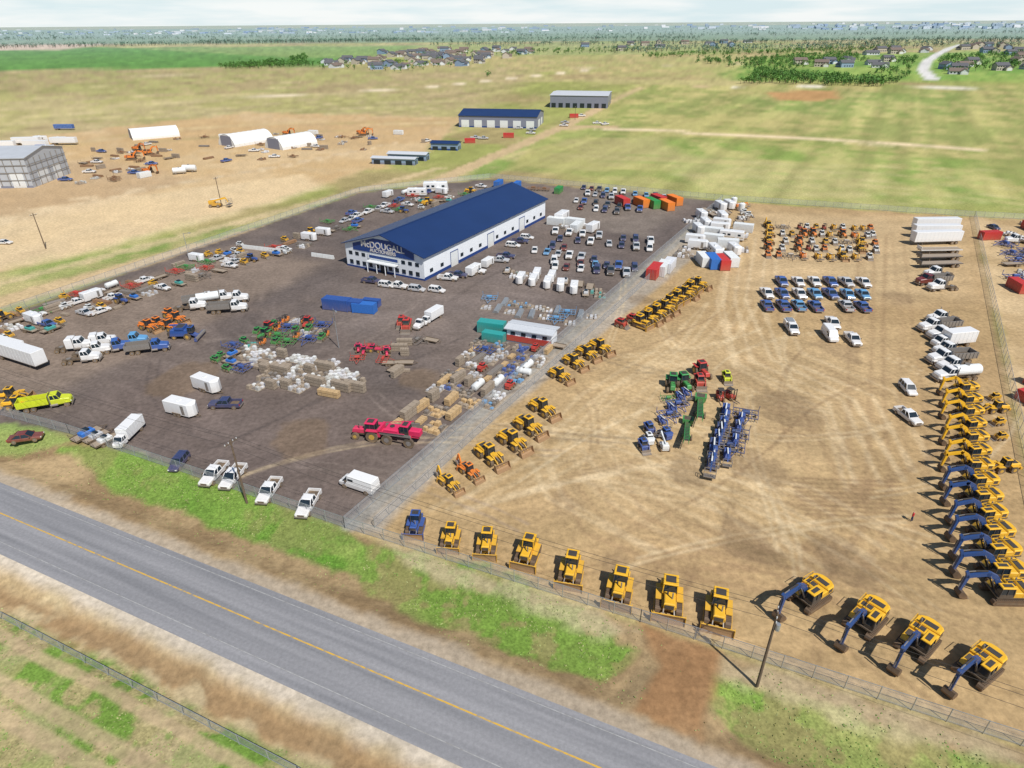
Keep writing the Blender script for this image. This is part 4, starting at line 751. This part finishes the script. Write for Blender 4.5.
area([(430,56),(760,54),(720,80),(590,75),(480,66)],(.46,.37,.17),20,20,.85,.5,(.33,.31,.12))
area([(640,85),(1500,85),(1500,235),(480,170),(590,112)],(.25,.29,.085),6,10,.8,1,(.4,.35,.14),n1)
area([(740,95),(960,92),(980,118),(760,116)],(.22,.3,.08),10,12,.6,1,(.36,.34,.13)); area([(765,92),(835,90),(840,100),(780,101)],(.42,.23,.1),6,5,.9,0)
area([(610,135),(980,160),(980,205),(700,192)],(.21,.3,.07),8,14,.75,1,(.36,.34,.13),n1); area([(640,150),(880,172),(860,200),(700,192)],(.43,.37,.17),6,12,.55,.5,None,n1)
area([(560,138),(660,136),(700,160),(600,172),(520,165)],(.44,.37,.17),6,10,.7,.4,(.32,.31,.11),n1)
area([(-200,165),(70,132),(250,112),(470,118),(430,150),(310,190),(120,240),(-200,330)],SAND,5,9,.95,0,c3(.47,.32,.165))
area([(-100,170),(100,160),(200,180),(60,215),(-100,250)],(.4,.28,.17),6,8,.6,0); area([(100,128),(440,118),(440,140),(330,150),(120,150)],(.46,.31,.155),6,8,.6,0)
area([(-200,250),(60,205),(300,175),(330,188),(60,262),(-200,300)],(.64,.5,.31),4,6,.6,0)
for q in range(10): stroke([(-60+q*10,240-q*4),(140+q*12,190-q*2),(300+q*13,165-q*3)],1.5,(.4,.28,.16) if q%2 else (.68,.55,.36),1,1.2,.4)
area([(-200,345),(-200,318),(480,165),(520,140),(545,135),(500,175),(420,192),(0,300)],(.2,.29,.07),2,5,.85,1,(.4,.34,.16),n2)
stroke([(-200,352),(0,302),(240,236),(430,184),(560,128),(600,108)],9,TAN2,1.2,1.2,.95); stroke([(-200,330),(0,284),(240,222),(440,168)],5,(.57,.43,.26),1.5,2,.6)
stroke([(600,128),(760,136),(975,150)],10,(.64,.51,.32),2,2,.95); stroke([(560,128),(610,127)],12,TAN2,2,1); stroke([(735,87),(860,86),(1100,91),(1500,100)],9,(.64,.58,.47),3,1,.95); stroke([(590,112),(640,88),(735,86)],7,TAN2,3,1,.8)
stroke([(200,100),(420,88),(590,70)],10,(.66,.55,.38),3,1,.9); stroke(HR,15,(.6,.58,.55),3,1,1,0,True); stroke([(0,80),(300,72),(590,68),(860,60)],8,(.5,.41,.25),4,2,.6)
for q in range(18): stroke([(-100+q*4,92+q*3.5),(200+q*12,84+q*2.5),(430+q*4,80+q*2.6)],3,(.28,.26,.11) if q%2 else (.53,.43,.24),3,2,.45)
for q in range(12): stroke([(520+q*30,150+q*5),(700+q*25,158+q*4),(980+q*10,165+q*5)],2,(.45,.4,.2) if q%2 else (.19,.28,.07),2,1.5,.4)
fm=ss(120,200,np.hypot(X,Y))*(gr>.2); col*=(1+(frow-.5)*.55*fm)[:,None]
LY=[(-200,386),(-160,372),(360,192),(490,179),(722,201),(345,528),(70,434),(0,430),(-60,440)]
area(LY,DK,1.2,1.0,1,0,DK2)
area([(-200,420),(-160,380),(100,290),(240,245),(330,262),(250,300),(60,395),(-60,430)],(.25,.19,.145),4,5,.6,0)
area([(330,285),(470,285),(560,240),(600,262),(480,340),(330,330)],(.21,.17,.15),6,5,.5,0)
area([(60,410),(160,360),(330,400),(440,410),(340,500),(100,430)],(.145,.11,.095),6,5,.6,0)
area([(440,195),(490,182),(700,200),(640,235),(560,215),(540,200)],(.23,.19,.155),4,5,.5,0)
RY=[(345,528),(722,201),(974,217),(1032,490),(1110,772),(640,622)]
area(RY,TAN,1.2,.8,1,0,c3(.36,.245,.125)); area([(974,217),(1400,235),(1400,800),(1110,772),(1032,490)],TAN,1.5,2,1,0,TAN2)
area([(735,210),(960,222),(960,300),(740,300)],TAN2,8,6,.7,0); area([(640,330),(900,330),(900,380),(760,500),(600,500),(560,420)],(.47,.34,.185),12,8,.6,0)
area([(345,528),(722,201),(735,204),(690,262),(470,440),(380,531)],(.33,.3,.26),1,.8,.75,0)
stroke([(350,527),(722,203)],2.2,(.25,.24,.22),.6,.4,.8)
RYp=[G(*q) for q in RY]; yard=ss(-1,1,sdp(RYp)); ly=ss(-1,1,sdp([G(*q) for q in LY]))
for (pl,cc,al) in [([(730,215),(745,260),(742,330),(800,390),(850,470),(800,560),(700,560)],(.29,.19,.1),.4),([(880,235),(880,330),(880,420),(880,520),(840,590)],(.28,.185,.1),.45),([(600,470),(640,520),(760,570),(900,590)],(.3,.195,.105),.45),([(560,430),(600,490),(700,545)],(.55,.42,.25),.45),([(730,300),(700,340),(620,390),(560,450),(480,500)],(.55,.42,.25),.5),([(750,240),(740,300),(760,360),(850,400),(890,480)],(.57,.44,.27),.5),([(500,500),(620,470),(760,500),(860,560)],(.57,.44,.27),.4)]:
    for o_ in (-1.6,1.6,-5,-7,5,9): 
        w_=[np.array(G(*q))+np.array([o_+random.uniform(-1,1),o_*.3+random.uniform(-1,1)]) for q in pl]
        stroke(w_,.9,cc,.4,.5,al*random.uniform(.5,1.1),0,True)
for i in range(9): v0=478+i*4.5; stroke([(790+i*2,v0),(900,v0+4)],.5,(.19,.12,.07),.3,.2,.5)
for _ in range(60):
    x,y=random.choice([(random.uniform(520,900),random.uniform(330,590)),(random.uniform(100,560),random.uniform(300,470)),(random.uniform(560,900),random.uniform(330,590))]); x,y=G(x,y); a_=random.uniform(0,6.3); cv=random.uniform(-.12,.12); w_=[np.array([x,y])]
    for k in range(8): a_+=cv+random.uniform(-.06,.06); w_.append(w_[-1]+5*np.array([math.cos(a_),math.sin(a_)]))
    inr=inpoly(x,y,RYp); ccc=random.choice([(.25,.165,.09),(.57,.45,.28)]) if inr else random.choice([(.25,.2,.17),(.08,.065,.06)])
    for o_ in (0,2.0): stroke([p+np.array([o_*.7,o_*.7]) for p in w_],.45,ccc,.3,.25,.4,0,True)
for (u,v,r_) in [(640,300,3),(760,470,4),(690,470,4),(560,500,3),(840,350,4),(740,540,4),(300,440,5),(180,380,5),(420,380,4),(900,300,3),(790,410,5),(620,560,3),(850,560,3)]:
    x,y=G(u,v); d_=np.hypot(X-x,(Y-y)*.8)+(n3-.5)*4+(n2-.5)*6; blend(ss(r_+1,r_-1,d_)*.45,np.array((.2,.135,.08))[None,:])
s_=strk*.5+strk2*.5; f=(1+(s_-.5)*.6*(yard+ly*1.0)); col*=f[:,None]
S=(X-C0[0])*rn[0]+(Y-C0[1])*rn[1]; T=(X-C0[0])*rd[0]+(Y-C0[1])*rd[1]
fmask=ss(-.3,1.2,-sdp([G(*q) for q in LY]))*ss(-.3,1.2,-sdp(RYp))
k=ss(.4,.6,n2*.6+n3*.4)[:,None]
base=c3(.35,.25,.135)*(1-k)+c3(.235,.16,.085)*k; vfar=ss(4,5,S)*fmask*np.where(S<26,1,0)
blend(vfar*(T>-200),base,.2)
mix_=n3*.5+n2*.5; patch=ss(.38,.5,fbm(X,Y,5,5,31)); patch2=ss(.42,.55,fbm(X,Y,3,5,33))
def varea(pts,c,al,g,nb=1.3,c2=None,soft=.8,pat=None): area(pts,c,soft,nb*2.2,al,g,c2,mix_,pat)
varea([(60,448),(95,445),(210,482),(345,532),(370,560),(330,568),(230,528),(120,488)],(.09,.22,.025),.98,.9,1.0,(.15,.24,.045),.8,.65+.35*patch)
varea([(345,545),(480,560),(610,625),(640,650),(600,675),(500,645),(400,605),(350,575)],(.14,.24,.04),.95,.8,1.3,(.28,.27,.1),.8,.45+.55*patch2)
varea([(708,672),(1000,760),(1100,800),(900,790),(760,745),(708,712)],(.14,.25,.04),.95,.8,1.3,(.28,.28,.1),.8,.5+.5*patch2)
varea([(385,540),(600,612),(640,632),(610,640),(420,570)],(.46,.38,.24),.6,.3,1.2)
varea([(720,655),(1020,752),(1020,764),(960,752),(720,676)],(.46,.38,.24),.5,.3,1.2)
varea([(0,462),(70,452),(90,470),(40,490),(-60,480)],(.43,.31,.17),.7,0,1)
varea([(640,622),(722,652),(700,740),(630,712),(655,665)],(.29,.16,.075),.95,0,.6,(.36,.23,.12))
varea([(-60,428),(0,424),(40,425),(70,440),(20,450),(-60,450)],(.22,.3,.08),.8,.8,.8)
blend(ss(3.4,4.2,S)*ss(7.0,5.2,S+(n3-.5)*2)*1.0,c3(.37,.3,.22)[None,:],0)
near=ss(-4.0,-5.0,S); kk=ss(.42,.6,n2*.5+n3*.5)[:,None]; blend(near*ss(-24,-18,S),c3(.47,.37,.22)*(1-kk)+c3(.38,.28,.155)*kk,.15)
blend(near*ss(-6.4,-8.4,S+(n2-.5)*5)*ss(-10.2,-9.0,S+(n3-.5)*4)*.8,c3(.27,.17,.085)[None,:],0)
kq=patch2[:,None]; blend(ss(-9.8,-11.5,S+(n2-.5)*4)*(.5+.5*patch),c3(.35,.3,.14)*(1-kq)+c3(.15,.25,.045)*kq,.8)
for s0,w0 in ((-13.2,.9),(-17.0,1.1),(-19.2,1.1)): blend(ss(w0,w0*.4,np.abs(S-s0+(n2-.5)*1.2))*.75,c3(.44,.33,.2)[None,:],0)
blend(ss(-7.6,-5.4,S+(n3-.5)*1.5)*ss(-4,-4.8,S)*.95,c3(.52,.45,.36)[None,:],0)
col*=(1+(n3-.5)*.28+(n2-.5)*.32+(n1-.5)*.2)[:,None]
dist=np.hypot(X,Y); painted_haze=ss(700,6000,dist)*.6; col=col*(1-painted_haze[:,None])+c3(.34,.44,.47)*painted_haze[:,None]  # aerial haze painted into the ground colour, paler and bluer with distance
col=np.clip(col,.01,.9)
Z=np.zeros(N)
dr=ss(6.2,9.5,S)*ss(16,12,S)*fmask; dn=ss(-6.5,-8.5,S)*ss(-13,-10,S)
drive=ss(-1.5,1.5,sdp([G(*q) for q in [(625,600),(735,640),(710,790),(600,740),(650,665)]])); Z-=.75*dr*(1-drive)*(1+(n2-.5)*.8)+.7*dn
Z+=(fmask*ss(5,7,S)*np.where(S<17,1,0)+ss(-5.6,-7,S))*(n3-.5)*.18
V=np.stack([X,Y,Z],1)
i=np.arange(nr-1)[:,None]*na; j=np.arange(na)[None,:]; j2=(np.arange(na)+1)%na
F=np.stack([(i+j),(i+j2[None,:]),(i+na+j2[None,:]),(i+na+j)],-1).reshape(-1,4)
V=np.vstack([V,[[0,0,0]]]); col=np.vstack([col,[[.2,.2,.1]]]); gr=np.append(gr,0)
me=bpy.data.meshes.new('ground'); nq=len(F); tri=np.stack([np.full(na,N),j2,np.arange(na)],1)
me.vertices.add(N+1); me.vertices.foreach_set('co',V.ravel()); me.loops.add(nq*4+na*3); me.loops.foreach_set('vertex_index',np.concatenate([F.ravel(),tri.ravel()]).astype(np.int32)); me.polygons.add(nq+na); me.polygons.foreach_set('loop_start',np.concatenate([np.arange(nq)*4,nq*4+np.arange(na)*3]).astype(np.int32)); me.update(calc_edges=True)
at=me.color_attributes.new('soil_and_haze','FLOAT_COLOR','POINT'); at.data.foreach_set('color',np.hstack([col,gr[:,None]]).ravel().astype(np.float32))
me.polygons.foreach_set('use_smooth',np.ones(nq+na,bool))
if me.polygons[nq//2].normal.z<0: me.flip_normals()
o=bpy.data.objects.new('ground',me); sc.collection.objects.link(o)
m=bpy.data.materials.new('ground_soil_and_grass'); m.use_nodes=True; n=m.node_tree.nodes; l=m.node_tree.links; b_=n['Principled BSDF']; b_.inputs['Roughness'].default_value=.95; b_.inputs['Specular IOR Level'].default_value=.1
at=n.new('ShaderNodeVertexColor'); at.layer_name='soil_and_haze'; g=n.new('ShaderNodeNewGeometry')
def nz(s,d):
    t=n.new('ShaderNodeTexNoise'); t.inputs['Scale'].default_value=s; t.inputs['Detail'].default_value=d; l.new(g.outputs['Position'],t.inputs['Vector']); return t
na1=nz(1.2,7); na1.inputs['Roughness'].default_value=.65
def mrange(i_,a,b2,c,d):
    r=n.new('ShaderNodeMapRange'); r.inputs[1].default_value=a; r.inputs[2].default_value=b2; r.inputs[3].default_value=c; r.inputs[4].default_value=d; l.new(i_,r.inputs[0]); return r.outputs[0]
def mth(op,a,b2):
    r=n.new('ShaderNodeMath'); r.operation=op
    for q,vv in enumerate((a,b2)):
        if isinstance(vv,(int,float)): r.inputs[q].default_value=vv
        else: l.new(vv,r.inputs[q])
    return r.outputs[0]
f1=mrange(na1.outputs[0],.3,.7,.74,1.26); gv=mrange(nz(3.5,4).outputs[0],.3,.7,.65,1.35)
gm=n.new('ShaderNodeMix'); gm.data_type='FLOAT'; l.new(at.outputs['Alpha'],gm.inputs[0]); gm.inputs[2].default_value=1; l.new(gv,gm.inputs[3])
tot=mth('MULTIPLY',f1,gm.outputs[0]); vm_=n.new('ShaderNodeVectorMath'); vm_.operation='SCALE'; l.new(at.outputs['Color'],vm_.inputs[0]); l.new(tot,vm_.inputs['Scale']); l.new(vm_.outputs[0],b_.inputs['Base Color'])
bp=n.new('ShaderNodeBump'); bp.inputs['Strength'].default_value=.5; bp.inputs['Distance'].default_value=.12; l.new(na1.outputs[0],bp.inputs['Height']); l.new(bp.outputs[0],b_.inputs['Normal']); me.materials.append(m)
# grass tufts on the verges
M_=80000; tx=np.random.uniform(-20,260,M_); ts=np.random.choice([0,1],M_); tsv=np.where(ts==0,np.random.uniform(7,17,M_),np.random.uniform(-22,-10,M_)); px=C0[0]+rd[0]*tx+rn[0]*tsv; py=C0[1]+rd[1]*tx+rn[1]*tsv
rr=np.hypot(px,py); an=np.arctan2(px,py); ok=(rr>30)&(rr<160)&(np.abs(an)<np.radians(57)); px,py,rr,an=px[ok],py[ok],rr[ok],an[ok]
ri=np.clip(np.searchsorted(RAD_,rr),0,nr-1); ai=np.clip(np.searchsorted(aF,an),0,899); vi=ri*na+ai; dens=gr[vi]*(fbm(px,py,3,3,9)>.46); ok=np.random.rand(len(px))<dens*.6; px,py,vi=px[ok],py[ok],vi[ok]; sz=np.random.uniform(.05,.14,len(px)); quadcloud('verge_grass',np.stack([px,py,V[vi,2]+sz*.5],1),sz,'grass_tuft',.5)
# ================================================================ ROAD
def strip(name,s0,s1,z,matn,t0=-900,t1=500):
    pts=[];fs=[]; ts=[(t0+k*10,t0+(k+1)*10) for k in range(int((t1-t0)/10))]
    for a_,b2 in ts:
        q=len(pts)
        for t_,s2 in ((a_,s0),(b2,s0),(b2,s1),(a_,s1)): p=C0+rd*t_+rn*s2; pts.append((p[0],p[1],z))
        fs.append((q,q+1,q+2,q+3))
    me=bpy.data.meshes.new(name); me.from_pydata(pts,[],fs); me.materials.append(matn); o=bpy.data.objects.new(name,me); sc.collection.objects.link(o); return o
m=bpy.data.materials.new('asphalt'); m.use_nodes=True; n=m.node_tree.nodes; l=m.node_tree.links; b_=n['Principled BSDF']; b_.inputs['Roughness'].default_value=.85; g=n.new('ShaderNodeNewGeometry')
mp=n.new('ShaderNodeMapping'); mp.vector_type='POINT'; mp.inputs['Rotation'].default_value=(0,0,-math.atan2(rd[1],rd[0])); l.new(g.outputs['Position'],mp.inputs[0]); mp2=n.new('ShaderNodeMapping'); mp2.inputs['Scale'].default_value=(.03,1,1); l.new(mp.outputs[0],mp2.inputs[0])
a1=n.new('ShaderNodeTexNoise'); a1.inputs['Scale'].default_value=.9; a1.inputs['Detail'].default_value=4; l.new(mp2.outputs[0],a1.inputs[0]); a2=n.new('ShaderNodeTexNoise'); a2.inputs['Scale'].default_value=2.5; a2.inputs['Detail'].default_value=8; a2.inputs['Roughness'].default_value=.7; l.new(g.outputs['Position'],a2.inputs[0])
rp=n.new('ShaderNodeValToRGB'); rp.color_ramp.elements[0].position=.3; rp.color_ramp.elements[1].position=.7; rp.color_ramp.elements[0].color=(.18,.18,.19,1); rp.color_ramp.elements[1].color=(.27,.265,.275,1); l.new(a1.outputs[0],rp.inputs[0])
mm_=n.new('ShaderNodeVectorMath'); mm_.operation='SCALE'; r_=n.new('ShaderNodeMapRange'); r_.inputs[1].default_value=.3; r_.inputs[2].default_value=.7; r_.inputs[3].default_value=.84; r_.inputs[4].default_value=1.14; l.new(a2.outputs[0],r_.inputs[0]); l.new(rp.outputs[0],mm_.inputs[0]); l.new(r_.outputs[0],mm_.inputs['Scale']); l.new(mm_.outputs[0],b_.inputs['Base Color'])
def worn(name,c,thr):
    m=bpy.data.materials.new(name); m.use_nodes=True; n=m.node_tree.nodes; l=m.node_tree.links; g=n.new('ShaderNodeNewGeometry'); t=n.new('ShaderNodeTexNoise'); t.inputs['Scale'].default_value=1.5; t.inputs['Detail'].default_value=8; l.new(g.outputs['Position'],t.inputs[0]); r=n.new('ShaderNodeValToRGB'); r.color_ramp.elements[0].position=thr; r.color_ramp.elements[1].position=thr+.25; r.color_ramp.elements[0].color=(.23,.22,.21,1); r.color_ramp.elements[1].color=(*c,1); l.new(t.outputs[0],r.inputs[0]); l.new(r.outputs[0],n['Principled BSDF'].inputs['Base Color']); return m
strip('road',-5.1,4.4,.012,m); strip('road_centre_line',-.09,.09,.02,worn('line_yellow',(.6,.36,.05),.3)); strip('road_edge_line',3.6,3.68,.02,worn('line_white',(.38,.38,.37),.35)); strip('road_edge_line',-3.68,-3.6,.02,bpy.data.materials['line_white'])
print('objects',len(bpy.data.objects),'lib',len(LIB))
